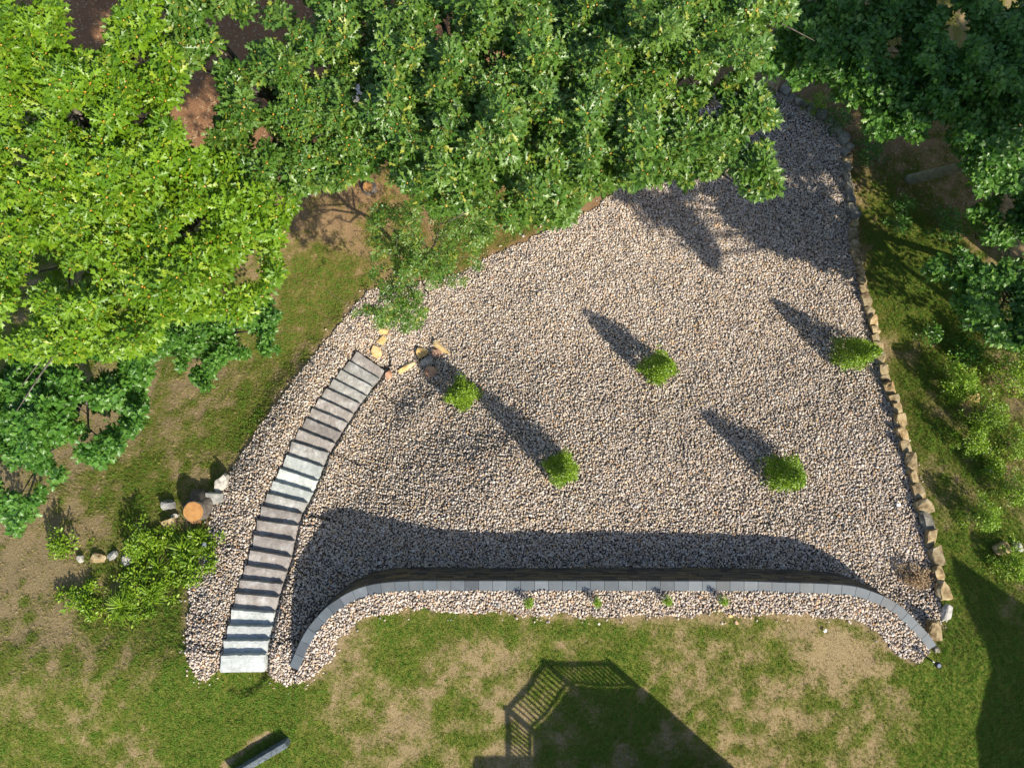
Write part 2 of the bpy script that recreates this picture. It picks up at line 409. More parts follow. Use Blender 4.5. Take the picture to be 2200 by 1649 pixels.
# pebbles
def pebble_mat():
    m, t, p = mat('pebble', .55, .4)
    a = attr(t, 'tint', 'INSTANCER')
    r = ramp(t, [(0, (.11, .095, .09)), (.10, (.27, .23, .20)), (.22, (.44, .36, .29)), (.38, (.60, .50, .40)), (.5, (.52, .38, .22)),
                 (.58, (.68, .59, .49)), (.75, (.56, .49, .45)), (.90, (.72, .67, .60)), (.965, (.48, .27, .13)), (1, (.36, .36, .35))], a.outputs['Fac'])
    tc = t.nodes.new('ShaderNodeTexCoord').outputs['Object']
    n = noise(t, 2.5, 4, tc); r2 = ramp(t, [(.3, (.75, .72, .70)), (.7, (1.05, 1.05, 1.05))], n.outputs[0])
    t.links.new(mix(t, r.outputs[0], r2.outputs[0], 1., 'MULTIPLY'), p.inputs['Base Color'])
    return m
PM = pebble_mat(); protos = []
import bmesh
for k in range(7):
    bm = bmesh.new(); bmesh.ops.create_icosphere(bm, subdivisions=2 if k < 7 else 1, radius=1)
    r = random.Random(k + 5); ax = [r.uniform(.85, 1.35), r.uniform(.75, 1.05), r.uniform(.5, .75)]
    dirs = [(Vector((r.gauss(0, 1), r.gauss(0, 1), r.gauss(0, 1))).normalized(), r.uniform(.7, .9)) for _ in range(4)]
    for v in bm.verts:
        for d, kk in dirs:
            e = v.co.dot(d) - kk
            if e > 0: v.co -= d * e * .8
        v.co = Vector((v.co.x * ax[0], v.co.y * ax[1], v.co.z * ax[2]))
    mm = bpy.data.meshes.new('pebble'); bm.to_mesh(mm); bm.free(); mm.materials.append(PM)
    mm.polygons.foreach_set('use_smooth', [True] * len(mm.polygons))
    protos.append(bpy.data.objects.new('pebble', mm))
S = .048
a1, b1 = jgrid(-14, 18, -9, 12.5, S); a2, b2 = jgrid(-14, 18, -9, 12.5, S * 1.35)
lay = np.concatenate([np.zeros(a1.size), np.ones(a2.size)]); px_ = np.concatenate([a1, a2]); py_ = np.concatenate([b1, b2])
k = gravel_mask(px_, py_); stray = (~k) & (RNG.random(px_.size) < .03) & (dist_poly(px_, py_, GPOLY) < .22)
k = k | stray
lay, px_, py_ = lay[k], px_[k], py_[k]
_sp = []
for _i, (_l, _r) in enumerate(ST): _sp.append((P0(*_l, .05 - _i * RIS), P0(*_r, .05 - _i * RIS)))
_sp.insert(0, (P0(472.8, 1443.8, .05), P0(568.2, 1442.5, .05)))
STPOLY = [a for a, b in _sp] + [b for a, b in _sp[::-1]]
k = ~inpoly(px_, py_, STPOLY); lay, px_, py_ = lay[k], px_[k], py_[k]
dw = dist_poly(px_, py_, [tuple(p) for p in WALL] + [tuple(p) for p in WALL[::-1]])
k = dw > .12; lay, px_, py_ = lay[k], px_[k], py_[k]
n = len(px_); bias = fbm(px_ * .5, py_ * .5, 41)
pz_ = ter(px_, py_) + .012 + lay * RNG.uniform(.014, .040, n)
sc = RNG.lognormal(math.log(.0250), .22, n) * (1 + .12 * lay)
tin = RNG.random(n); tin = np.clip(tin + (bias - .5) * .12, 0, 1)
scatter('gravel', np.stack([px_, py_, pz_], -1), np.stack([RNG.normal(0, .5, n), RNG.normal(0, .5, n), RNG.uniform(0, 6.28, n)], -1),
        np.stack([sc, sc, sc], -1), tin, protos, 'cream and tan river pebbles covering the slope and the strip behind the wall', 'gravel')

# grass
def grass_mat():
    m, t, p = mat('grass_blade', .6, .25)
    a = attr(t, 'tint', 'INSTANCER')
    r = ramp(t, [(0, (.56, .44, .27)), (.2, (.50, .40, .20)), (.36, (.38, .35, .12)), (.52, (.27, .29, .06)), (.74, (.185, .25, .035)), (1, (.14, .27, .028))], a.outputs['Fac'])
    t.links.new(r.outputs[0], p.inputs['Base Color'])
    tr = t.nodes.new('ShaderNodeBsdfTranslucent'); t.links.new(r.outputs[0], tr.inputs[0])
    ms = t.nodes.new('ShaderNodeMixShader'); ms.inputs[0].default_value = .3
    out = t.nodes['Material Output']; t.links.new(p.outputs[0], ms.inputs[1]); t.links.new(tr.outputs[0], ms.inputs[2]); t.links.new(ms.outputs[0], out.inputs[0])
    return m
GM = grass_mat(); gp = []
for k in range(5):
    r = random.Random(k + 50); V = []; F = []
    for j in range(15):
        th = r.uniform(0, 6.28); rr = r.uniform(0, .05); L = r.uniform(.035, .085); wd = r.uniform(.005, .008); lean = r.uniform(.1, 1.1)
        bx, by = rr * math.cos(th), rr * math.sin(th); t2 = r.uniform(0, 6.28); pxn, pyn = -math.sin(t2) * wd, math.cos(t2) * wd
        tx, ty_, tz = bx + math.cos(t2) * L * math.sin(lean), by + math.sin(t2) * L * math.sin(lean), L * math.cos(lean)
        o = len(V); V += [(bx - pxn, by - pyn, 0), (bx + pxn, by + pyn, 0), (tx, ty_, tz)]; F.append((o, o + 1, o + 2))
    gp.append(mesh_obj('grass_tuft', V, F, GM, link=False))
a1, b1 = jgrid(-17, 17, -11, 10, .075)
gr = green(a1, b1); lt = litter(a1, b1)
k = (~gravel_mask(a1, b1)) & (RNG.random(a1.size) < np.clip(.45 + gr * 1.2 - lt * .8, .04, 1))
a1, b1, gr, lt = a1[k], b1[k], gr[k], lt[k]; n = len(a1)
ti = np.clip(gr * .95 + .03 + RNG.normal(0, .16, n) - lt * .2, 0, 1)
sc = RNG.uniform(.7, 1.25, n) * (.6 + .6 * gr)
scatter('grass', np.stack([a1, b1, ter(a1, b1) - .004], -1), np.stack([RNG.normal(0, .15, n), RNG.normal(0, .15, n), RNG.uniform(0, 6.28, n)], -1),
        np.stack([sc, sc, sc * .9], -1), ti, gp, 'patchy lawn grass, green in places and straw dry in others', 'grass')

# ================================================================ RETAINING WALL
def cap_mat():
    m, t, p = mat('coping_slate', .6, .4)
    oi = t.nodes.new('ShaderNodeObjectInfo'); tc = gpos(t)
    r = ramp(t, [(0, (.055, .065, .078)), (.3, (.10, .12, .14)), (.6, (.085, .10, .115)), (.8, (.14, .16, .18)), (1, (.075, .083, .09))], oi.outputs['Random'])
    n = noise(t, 3, 6, tc, .7); n2 = noise(t, 60, 3, tc)
    r2 = ramp(t, [(.3, (.8, .8, .8)), (.6, (1.02, 1.02, 1.02)), (.75, (1.35, 1.35, 1.35))], n.outputs[0])
    t.links.new(mix(t, r.outputs[0], r2.outputs[0], 1, 'MULTIPLY'), p.inputs['Base Color']); bump(t, p, n2.outputs[0], .25, .004)
    return m
CM = cap_mat()
def face_mat():
    m, t, p = mat('wall_block', .85, .25)
    a = attr(t, 'tint')
    r = ramp(t, [(0, (.06, .055, .05)), (.3, (.11, .10, .09)), (.55, (.17, .135, .09)), (.8, (.085, .09, .095)), (1, (.22, .17, .10))], a.outputs['Fac'])
    n = noise(t, 25, 5, gpos(t)); r2 = ramp(t, [(.3, (.6, .6, .6)), (.7, (1.2, 1.2, 1.2))], n.outputs[0])
    t.links.new(mix(t, r.outputs[0], r2.outputs[0], 1, 'MULTIPLY'), p.inputs['Base Color']); bump(t, p, n.outputs[0], .7, .02)
    return m
FM = face_mat()
# arc-length resample (Catmull-Rom smoothed)
def smooth_line(P, step):
    P = np.asarray(P, float); out = []
    for i in range(len(P) - 1):
        p0 = P[max(i - 1, 0)]; p1 = P[i]; p2 = P[i + 1]; p3 = P[min(i + 2, len(P) - 1)]
        for t in np.linspace(0, 1, 24, endpoint=False):
            if i in (12, 13, 14): out.append(p1 + (p2 - p1) * t); continue
            out.append(.5 * ((2 * p1) + (-p0 + p2) * t + (2 * p0 - 5 * p1 + 4 * p2 - p3) * t * t + (-p0 + 3 * p1 - 3 * p2 + p3) * t ** 3))
    out.append(P[-1]); out = np.array(out)
    s = np.concatenate([[0], np.cumsum(np.hypot(*np.diff(out, axis=0).T))])
    q = np.arange(0, s[-1], step)
    return np.stack([np.interp(q, s, out[:, 0]), np.interp(q, s, out[:, 1])], -1), s[-1], s, out
_, WLEN, _s, _o = smooth_line(WALL, .1)
def wp(s):
    s = min(max(s, 0), WLEN)
    p = np.array([np.interp(s, _s, _o[:, 0]), np.interp(s, _s, _o[:, 1])])
    a = np.array([np.interp(s - .08, _s, _o[:, 0]), np.interp(s - .08, _s, _o[:, 1])]); b = np.array([np.interp(s + .08, _s, _o[:, 0]), np.interp(s + .08, _s, _o[:, 1])])
    d = b - a; d = d / (np.hypot(*d) + 1e-9)
    return p, d, np.array([-d[1], d[0]])         # left normal: towards the downhill side
wall = thing('retaining_wall', 'long curved retaining wall of dark stacked blocks with blue grey coping stones', 'wall')
nb = 50; gap = .005
CAPW = .130
for i in range(nb):
    s0 = WLEN * i / nb + gap; s1 = WLEN * (i + 1) / nb - gap
    V = []; zz = .045 + random.uniform(-.003, .004)
    for s in (s0, (s0 + s1) / 2, s1):
        p, d, nn_ = wp(s)
        for sg in (1, -1):
            for h, ins in ((-.05, 0), (zz - .008, 0), (zz, .008)):
                q = p + nn_ * sg * (CAPW - ins); V.append((q[0], q[1], h))
    F = []
    for j in range(2):
        A = j * 6; B = A + 6
        F += [(A, B, B + 1, A + 1), (A + 1, B + 1, B + 2, A + 2), (A + 2, B + 2, B + 5, A + 5), (A + 5, B + 5, B + 4, A + 4), (A + 4, B + 4, B + 3, A + 3), (A + 3, B + 3, B, A)]
    F += [(0, 1, 2, 5, 4, 3), (12, 15, 16, 17, 14, 13)]
    o = mesh_obj('coping_stone', V, F, CM, wall)
# face blocks: courses of 0.14 m down to the ground, both sides closed by a core
V = []; F = []; T = []
ch = .125
for c in range(14):
    zt = -.052 - c * ch; zb = zt - ch + .012; s = random.uniform(0, .2)
    batter = .006 * c
    while s < WLEN - .05:
        bl = random.choice((.22, .30, .38, .46)); e = min(s + bl, WLEN)
        p, d, nn_ = wp((s + e) / 2)
        lowz = float(zs0(np.array(p[0] + nn_[0] * .3), np.array(p[1] + nn_[1] * .3)))
        if zt > lowz - .12:
            tn = random.random(); o = len(V); dep = .112 + batter + random.uniform(-.006, .006)
            for q_s in (s + .004, e - .004):
                p, d, nn_ = wp(q_s)
                for off in (dep, .02):
                    for h in (zb, zt): V.append((p[0] + nn_[0] * off, p[1] + nn_[1] * off, h))
            F += [(o, o+4, o+5, o+1), (o+1, o+5, o+7, o+3), (o+3, o+7, o+6, o+2), (o+2, o+6, o+4, o), (o, o+1, o+3, o+2), (o+4, o+6, o+7, o+5)]
            T += [tn] * 8
        s = e
o = mesh_obj('wall_blocks', V, F, FM, wall); o['kind'] = 'stuff'
at = o.data.attributes.new('tint', 'FLOAT', 'POINT'); at.data.foreach_set('value', T)
V = []; F = []
for i in range(161):
    p, d, nn_ = wp(WLEN * i / 160)
    lowz = float(zs0(np.array(p[0] + nn_[0] * .3), np.array(p[1] + nn_[1] * .3))) - .3
    for off, h in ((.098, lowz), (.098, -.051), (-.11, -.051), (-.11, lowz)): V.append((p[0] + nn_[0] * off, p[1] + nn_[1] * off, h))
for i in range(160):
    for k in range(4): F.append((i * 4 + k, i * 4 + (k + 1) % 4, i * 4 + 4 + (k + 1) % 4, i * 4 + 4 + k))
F += [(0, 1, 2, 3), (643, 642, 641, 640)]
m_core, t_, p_ = mat('wall_core'); p_.inputs['Base Color'].default_value = (.05, .047, .045, 1)
mesh_obj('wall_core', V, F, m_core, wall)

# ================================================================ STONE STEPS
def step_mat(name, a, b, c):
    m, t, p = mat(name, .8, .3); v = gpos(t)
    n = noise(t, 2.6, 5, v, .6); n2 = noise(t, 11, 8, v, .72); n3 = noise(t, 70, 3, v)
    r = ramp(t, [(.32, a), (.52, b), (.7, c)], n.outputs[0])
    oi = t.nodes.new('ShaderNodeObjectInfo'); r3 = ramp(t, [(0, (.82, .82, .82)), (1, (1.15, 1.14, 1.12))], oi.outputs['Random'])
    r2 = ramp(t, [(.3, (.8, .8, .8)), (.7, (1.1, 1.1, 1.1))], n2.outputs[0])
    c_ = mix(t, mix(t, r.outputs[0], r2.outputs[0], .7, 'MULTIPLY'), r3.outputs[0], 1, 'MULTIPLY')
    t.links.new(c_, p.inputs['Base Color']); bump(t, p, math_(t, 'ADD', n2.outputs[0], math_(t, 'MULTIPLY', n3.outputs[0], .3)), .75, .035)
    return m
SM = [step_mat('step_pale', (.36, .39, .38), (.47, .50, .49), (.60, .62, .61)), step_mat('step_taupe', (.20, .18, .17), (.29, .265, .25), (.44, .43, .42)),
      step_mat('step_grey', (.22, .21, .20), (.33, .325, .31), (.50, .50, .49))]
stairs = thing('stone_staircase', 'curved flight of twenty five grey cast stone steps down the pebble slope', 'steps')
W_ = []
for i, (l, r) in enumerate(ST):
    z = .05 - i * RIS
    W_.append((Vector((*P0(*l, z), z)), Vector((*P0(*r, z), z))))
for i, (a, b) in enumerate(W_):
    if i == 0:
        z = a.z; c0 = Vector((*P0(472.8, 1443.8, z), z)); c1 = Vector((*P0(568.2, 1442.5, z), z))
    else:
        pa, pb = W_[i - 1]; c0 = Vector((pa.x, pa.y, a.z)); c1 = Vector((pb.x, pb.y, a.z))
        back = ((pa - pb).normalized().cross(Vector((0, 0, 1)))) ; back = back if back.y < 0 else -back
        c0 += back * .06; c1 += back * .06
    # grid top with rough pitched edges
    nu, nv_ = 14, 6; V = []; F = []; rr = random.Random(i)
    for v in range(nv_ + 1):
        for u in range(nu + 1):
            fu, fv = u / nu, v / nv_
            q = (a.lerp(b, fu)).lerp(c0.lerp(c1, fu), fv)
            e = u in (0, nu) or v == 0
            q = q + Vector((rr.gauss(0, .004 if e else 0), rr.gauss(0, .005 if e else 0), rr.gauss(0, .004) - (.010 if e else 0)))
            V.append(q)
    for v in range(nv_):
        for u in range(nu):
            o = v * (nu + 1) + u; F.append((o, o + 1, o + nu + 2, o + nu + 1))
    ring = list(range(nu + 1)) + [(v + 1) * (nu + 1) + nu for v in range(nv_)] + [nv_ * (nu + 1) + nu - 1 - u for u in range(nu)] + [(nv_ - 1 - v) * (nu + 1) for v in range(nv_ - 1)]
    rings = [ring]
    for dz in (.05, .11, RIS + .03):
        o = len(V)
        for k_ in ring:
            V.append(V[k_] + Vector((rr.gauss(0, .006), rr.gauss(0, .006), -dz)))
        rings.append(list(range(o, o + len(ring))))
    for A, B in zip(rings[:-1], rings[1:]):
        for k_ in range(len(A)): F.append((A[k_], A[(k_ + 1) % len(A)], B[(k_ + 1) % len(A)], B[k_]))
    mt = SM[0] if i < 4 or i in (14, 13, 12) else (SM[2] if i in (11, 15, 22, 23, 21) else SM[1])
    mesh_obj('step', V, F, mt, stairs)

# ================================================================ STONES
SAND = stone_mat('sandstone', [(.3, (.13, .09, .045)), (.45, (.30, .225, .12)), (.6, (.40, .33, .20)), (.75, (.50, .44, .33))], 5.5)
GREYS = stone_mat('grey_stone', [(.3, (.20, .20, .19)), (.5, (.34, .34, .32)), (.7, (.48, .48, .45))], 4)
TANS = stone_mat('yellow_flagstone', [(.3, (.52, .34, .12)), (.5, (.68, .50, .23)), (.7, (.72, .60, .38))], 3)
WHITE = stone_mat('white_stone', [(.3, (.22, .21, .20)), (.45, (.48, .46, .42)), (.7, (.66, .63, .58))], 9)
REDS = stone_mat('brown_stone', [(.3, (.27, .14, .09)), (.5, (.46, .28, .19)), (.7, (.58, .42, .30))], 4)
EG = stone_mat('weathered_sandstone', [(.3, (.12, .115, .09)), (.5, (.24, .225, .18)), (.7, (.36, .345, .29))], 4)
EDGE = [(1525,203,44,22,'s'),(1567,198,40,22,'s')]
for zx, zy, w_, h_ in [(515,235,30,26),(597,285,24,20),(632,345,16,14),(680,365,18,12),(722,383,18,12),(775,410,18,14),(835,450,22,18),(900,500,22,14),(945,555,22,18),(985,615,24,20),
    (1010,697,17,24),(1016,758,18,15),(1018,810,15,18),(1020,877,15,26),(1030,955,17,22),(1043,1028,19,20),(1050,1088,20,17),(1060,1140,23,16),(1055,1190,17,12),(1056,1253,20,28),(1068,1325,14,18)]:
    EDGE.append((1500 + zx / 3.141, 100 + zy / 3.141, w_, h_, 'g' if zy < 1150 and zx not in (515, 1016) else 's'))
for zx, zy, w_, h_ in [(882,155,19,22),(905,228,15,17),(920,305,16,23),(941,376,18,17),(945,450,15,21),(968,535,20,27),(997,622,18,19),(1016,695,17,22),(1038,770,16,20),(1040,832,18,16),(1064,890,19,20),
    (1075,968,21,24),(1103,1075,20,25),(1115,1157,16,20),(1150,1235,24,27),(1188,1320,22,25),(1213,1395,18,24),(1228,1480,24,26),(1258,1592,26,28)]:
    EDGE.append((1600 + zx / 3.665, 500 + zy / 3.665, w_, h_, 's'))
for zx, zy, w_, h_ in [(470,145,22,30),(497,222,22,34),(515,303,20,32),(542,375,28,30),(563,447,34,25),(582,525,28,35),(603,612,28,32),(627,700,28,34),(643,792,24,30),(663,886,28,42)]:
    EDGE.append((1750 + zx / 2.38, 900 + zy / 2.38, w_, h_, 'g' if zy in (525,) else 's'))
EDGE += [(2011, 1355, 27, 34, 's'), (2013, 1395, 14, 9, 'g')]
edging = thing('stone_edging', 'row of rough sandstone blocks edging the right side of the pebble slope', 'stone border')
for i, (x, y, w_, h_, kd) in enumerate(EDGE):
    p = g1(x, y); sc_ = (HC - p.z) / FP; rr = random.Random(i)
    a = 0.25 if 1836 < x and y > 500 else (.0 if y > 330 else -.7)
    hh = rr.uniform(.20, .28)
    me_ = rock_mesh('stone', w_ * sc_ * 1.04, h_ * sc_ * 1.26, hh, i * 3 + 1, EG if kd == 'g' else SAND, .92)
    o = bpy.data.objects.new('stone', me_); COL.objects.link(o); o.parent = edging
    q = P0(x, y, p.z + .18); o.location = (q[0], q[1], p.z + .09); o.rotation_euler = (rr.gauss(0, .08), rr.gauss(0, .08), a * .9 + rr.gauss(0, .1))
def rock(name, px, py, w_, h_, hz, rot, m, label, boxy=.5, cat='rock', sink=.3, seed=None, tilt=0):
    p = g1(px, py); sc_ = (HC - p.z) / FP
    me_ = rock_mesh(name, w_ * sc_ * 1.06, h_ * sc_ * 1.06, hz, seed or int(px * 7 + py), m, boxy)
    o = bpy.data.objects.new(name, me_); COL.objects.link(o)
    o.location = (p.x, p.y, p.z + hz * (.5 - sink)); o.rotation_euler = (tilt, .0, math.radians(rot))
    return tag(o, label, cat)
rock('flat_stone', 823, 711, 20, 13, .14, -10, TANS, 'small yellow flat stone half under the low oak leaves', .85, 'stone', .2)
rock('flat_stone', 820, 730, 17, 17, .14, -35, TANS, 'square yellow flat stone between the oak leaves and the stair top', .9, 'stone', .2)
rock('flat_stone', 809, 756, 25, 22, .15, -35, TANS, 'largest yellow flat stone lying just above the top step', .95, 'stone', .2)
rock('flat_stone', 836, 806, 15, 25, .14, -8, REDS, 'reddish brown stone touching the corner of the top step', .8, 'stone', .2)
rock('stone_slab', 874, 788, 38, 12, .16, 32, TANS, 'long tan stone slab on the pebbles beside the reddish stone', .95, 'stone', .2)
rock('boulder', 907, 757, 22, 23, .28, 20, TANS, 'pale rounded boulder at the left of the small stone cluster', .5)
rock('boulder', 935, 758, 24, 18, .24, -15, REDS, 'mottled pinkish brown boulder between the pale boulder and long slab', .45)
rock('stone_slab', 947, 748, 42, 13, .2, -44, TANS, 'long pale slab leaning diagonally at the top of the stone cluster', .95, 'stone', .2)
rock('boulder', 918, 776, 26, 18, .26, 20, GREYS, 'blue grey boulder below the pale one in the stone cluster', .5)
rock('boulder', 927, 797, 25, 25, .28, 0, REDS, 'dark round boulder in the shadow of the shrub nearest the stairs', .4)
rock('boulder', 479, 1037, 26, 40, .34, -35, WHITE, 'large cream rock at the gravel edge above the tree stump', .55)
rock('boulder', 465, 1067, 34, 28, .3, 10, GREYS, 'grey green angular rock beside the cream rock near the stump', .7)
rock('boulder', 367, 1083, 26, 22, .36, 10, GREYS, 'pale grey wedge shaped rock to the upper left of the stump', .7)
rock('boulder', 376, 1108, 18, 10, .16, 25, GREYS, 'small thin grey stone between the stump and the grey wedge rock', .7)
rock('boulder', 367, 1127, 26, 26, .2, 20, SAND, 'flat brown lichen spotted rock at the lower left of the stump', .85)
rock('boulder', 176, 1199, 14, 16, .16, 0, GREYS, 'little round grey stone at the left end of the weed bed', .4)
rock('boulder', 213, 1196, 30, 20, .2, 0, SAND, 'brown rough rock second from the left end of the weed bed', .5)
rock('boulder', 243, 1192, 22, 16, .2, 30, GREYS, 'dark grey tilted rock in the middle of the weed bed', .6)
rock('boulder', 273, 1204, 20, 24, .22, 0, GREYS, 'round grey rock beside the thick weeds', .4)
rock('boulder', 2083, 853, 28, 20, .3, -5, TANS, 'cream boulder in the grass beside the bright right hand bush', .45)
rock('boulder', 2148, 1177, 34, 24, .3, 20, SAND, 'brown double lobed boulder near the right edge of the lawn', .4)
rock('boulder', 2182, 1172, 14, 24, .24, 25, WHITE, 'small white mottled rock beside the brown double lobed boulder', .4)
rock('boulder', 2128, 1009, 26, 12, .16, -10, GREYS, 'flat grey stone in the shade between the right hand bushes', .6)
rock('white_rock', 2028, 1316, 19, 40, .2, -8, WHITE, 'white speckled elongated rock near the right end of the retaining wall', .8)
rock('boulder', 770, 205, 30, 50, .5, 5, WHITE, 'pale grey rock showing through the gap between the oak crowns', .5)
rock('pebble_stone', 1568, 1322, 9, 7, .06, 0, TANS, 'single cream pebble lying on the lawn below the wall strip', .3, 'stone', .1)
rock('pebble_stone', 1582, 1336, 8, 8, .05, 0, REDS, 'single pinkish stone on the grass south of the wall strip', .3, 'stone', .1)

# white paper scraps
m_pap, t_, p_ = mat('white_paper', .7); p_.inputs['Base Color'].default_value = (.8, .82, .85, 1)
def scrap(px, py, s, label, rot):
    p = g1(px, py); V = [(-s, -s * .7, 0), (0, -s * .8, .02), (s, -s * .6, .005), (-s, s * .7, .015), (0, s * .7, .035), (s, s * .8, .01)]
    V = V + [(a, b, c + .004) for a, b, c in V]
    F = [(0, 1, 4, 3), (1, 2, 5, 4), (6, 9, 10, 7), (7, 10, 11, 8), (0, 3, 9, 6), (2, 8, 11, 5), (0, 6, 7, 1), (1, 7, 8, 2), (3, 4, 10, 9), (4, 5, 11, 10)]
    o = mesh_obj('paper_scrap', V, F, m_pap); o.location = (p.x, p.y, p.z + .07); o.rotation_euler = (0, 0, rot); tag(o, label, 'litter')
scrap(1927, 1083, .055, 'white scrap of paper lying on the pebbles near the right stone border', .1)
scrap(1770, 1352, .045, 'white scrap of paper on the dry grass below the wall curve', .7)

# ================================================================ STUMPS
def stump(px, py, r_px, h, label, ell=1.0, hinge=False):
    p = g1(px, py); s_ = (HC - p.z - h) / FP; r = r_px * s_
    q = P0(px, py, p.z + h)
    t = thing('tree_stump', label, 'tree stump', (q[0], q[1], p.z))
    mb, tt, pb = mat('stump_bark', .95); n = noise(tt, 14, 6, gpos(tt), .7)
    tt.links.new(ramp(tt, [(.3, (.05, .042, .036)), (.6, (.16, .14, .12)), (.8, (.3, .28, .25))], n.outputs[0]).outputs[0], pb.inputs[0]); bump(tt, pb, n.outputs[0], 1, .06)
    V = []; F = []; ns = 32; rr = random.Random(int(px))
    prof = [(-.25, 1.9), (0, 1.55), (.08, 1.3), (h * .6, 1.07), (h - .01, 1.03), (h - .01, .97)]
    ph = [rr.uniform(0, 6) for _ in range(3)]
    def wob(a, k): return 1 + k * (.5 * math.sin(5 * a + ph[0]) + .35 * math.sin(9 * a + ph[1]) + .2 * math.sin(17 * a + ph[2]))
    for z, k in prof:
        for i in range(ns):
            a = 2 * math.pi * i / ns; kk = k * wob(a, .02 + .22 * (k - 1))
            V.append((r * kk * math.cos(a), r * ell * kk * math.sin(a), z))
    for j in range(len(prof) - 1):
        for i in range(ns): F.append((j * ns + i, j * ns + (i + 1) % ns, (j + 1) * ns + (i + 1) % ns, (j + 1) * ns + i))
    F.append(tuple((len(prof) - 1) * ns + i for i in range(ns)))
    mesh_obj('bark', V, F, mb, t, True)
    mc, tt, pb = mat('cut_wood', .7); tc = tt.nodes.new('ShaderNodeTexCoord').outputs['Object']
    wv = tt.nodes.new('ShaderNodeTexWave'); wv.wave_type = 'RINGS'; wv.rings_direction = 'Z'; wv.inputs['Scale'].default_value = 14; wv.inputs['Distortion'].default_value = 2.5; wv.inputs['Detail'].default_value = 3
    tt.links.new(tc, wv.inputs[0]); n = noise(tt, 6, 5, tc)
    c = mix(tt, ramp(tt, [(0, (.30, .14, .04)), (1, (.56, .32, .12))], wv.outputs[1]).outputs[0], ramp(tt, [(.3, (.6, .5, .45)), (.7, (1.1, 1.1, 1.1))], n.outputs[0]).outputs[0], .8, 'MULTIPLY')
    tt.links.new(c, pb.inputs[0])
    V = [(0, 0, h + .006)] + [(r * .965 * wob(2 * math.pi * i / ns, .03) * math.cos(2 * math.pi * i / ns), r * ell * .965 * wob(2 * math.pi * i / ns, .03) * math.sin(2 * math.pi * i / ns), h) for i in range(ns)]
    V += [(x, y, h - .03) for x, y, z in V[1:]]
    F = [(0, 1 + i, 1 + (i + 1) % ns) for i in range(ns)] + [(1 + (i + 1) % ns, 1 + i, 1 + ns + i, 1 + ns + (i + 1) % ns) for i in range(ns)]
    if hinge:      # the lower step left by the felling notch
        V2, F2 = box(-r * .5, r * .55, -r * ell * 1.22, -r * ell * .93, h - .16, h - .10)
        o = len(V); V += V2; F += [tuple(i + o for i in f) for f in F2]
    mesh_obj('cut_face', V, F, mc, t)
stump(415, 1099, 22, .38, 'orange freshly cut tree stump with grey bark at the left gravel edge', 1.0, True)
stump(790, 401, 11, .25, 'small round orange cut stump below the tall oaks', 1.0)

# ================================================================ LAMPS, TIMBER
m_blk, t_, p_ = mat('black_metal', .4); p_.inputs['Base Color'].default_value = (.02, .022, .025, 1); p_.inputs['Metallic'].default_value = .5
m_lens, t_, p_ = mat('lamp_top', .75, .1); p_.inputs['Base Color'].default_value = (.16, .19, .23, 1)
m_chr, t_, p_ = mat('chrome', .6); p_.inputs['Base Color'].default_value = (.5, .5, .5, 1); p_.inputs['Metallic'].default_value = 1
p = Vector((*P0(2016, 1428, .5), 0)); p.z = float(ter(np.array(p.x), np.array(p.y))); lamp = thing('path_light', 'black garden path light on a thin stake below the right wall end', 'garden light', p)
V, F = tube([(0, 0, -.1), (0, 0, .40)], [.02, .02]); mesh_obj('pole', V, F, m_blk, lamp)
V, F = tube([(0, 0, .40), (0, 0, .42), (0, 0, .49), (0, 0, .50), (0, 0, .502)], [.05, .075, .08, .074, .05], 24); mesh_obj('lamp_head', V, F, m_blk, lamp, True)
V, F = tube([(0, 0, .502), (0, 0, .515)], [.05, .047], 24); mesh_obj('lamp_lens', V, F, m_lens, lamp)
V, F = tube([(-.085, .06, .44), (-.12, .08, .44)], [.022, .022], 12); mesh_obj('bracket', V, F, m_chr, lamp)
p = g1(448, 1165); sl = thing('solar_light', 'small square solar garden light among the tall weeds by the gravel', 'garden light', p)
V, F = box(-.05, .05, -.065, .065, .30, .325); pan = mesh_obj('solar_panel', V, F, m_lens, sl)
V, F = tube([(0, 0, -.05), (0, 0, .30)], [.012, .012]); mesh_obj('stake', V, F, m_blk, sl)
p0 = g1(618, 1598); p1 = g1(500, 1668)
tim_m, t_, p_ = mat('weathered_timber', .8); n = noise(t_, 12, 6, gpos(t_), .7)
t_.links.new(ramp(t_, [(.3, (.045, .055, .065)), (.5, (.10, .12, .135)), (.72, (.22, .25, .27))], n.outputs[0]).outputs[0], p_.inputs[0]); bump(t_, p_, n.outputs[0], .5, .01)
d = (p1 - p0); L = Vector((d.x, d.y)).length; ang = math.atan2(d.y, d.x)
V, F = box(0, L, -.075, .075, 0, .36)
import bmesh as _b
o = mesh_obj('timber_beam', V, F, tim_m); bv = o.modifiers.new('bevel', 'BEVEL'); bv.width = .012
o.location = (P0(614, 1600, .34)[0], P0(614, 1600, .34)[1], -.02); o.rotation_euler = (0, 0, ang); tag(o, 'grey weathered timber beam on the lawn at the bottom edge', 'timber beam')

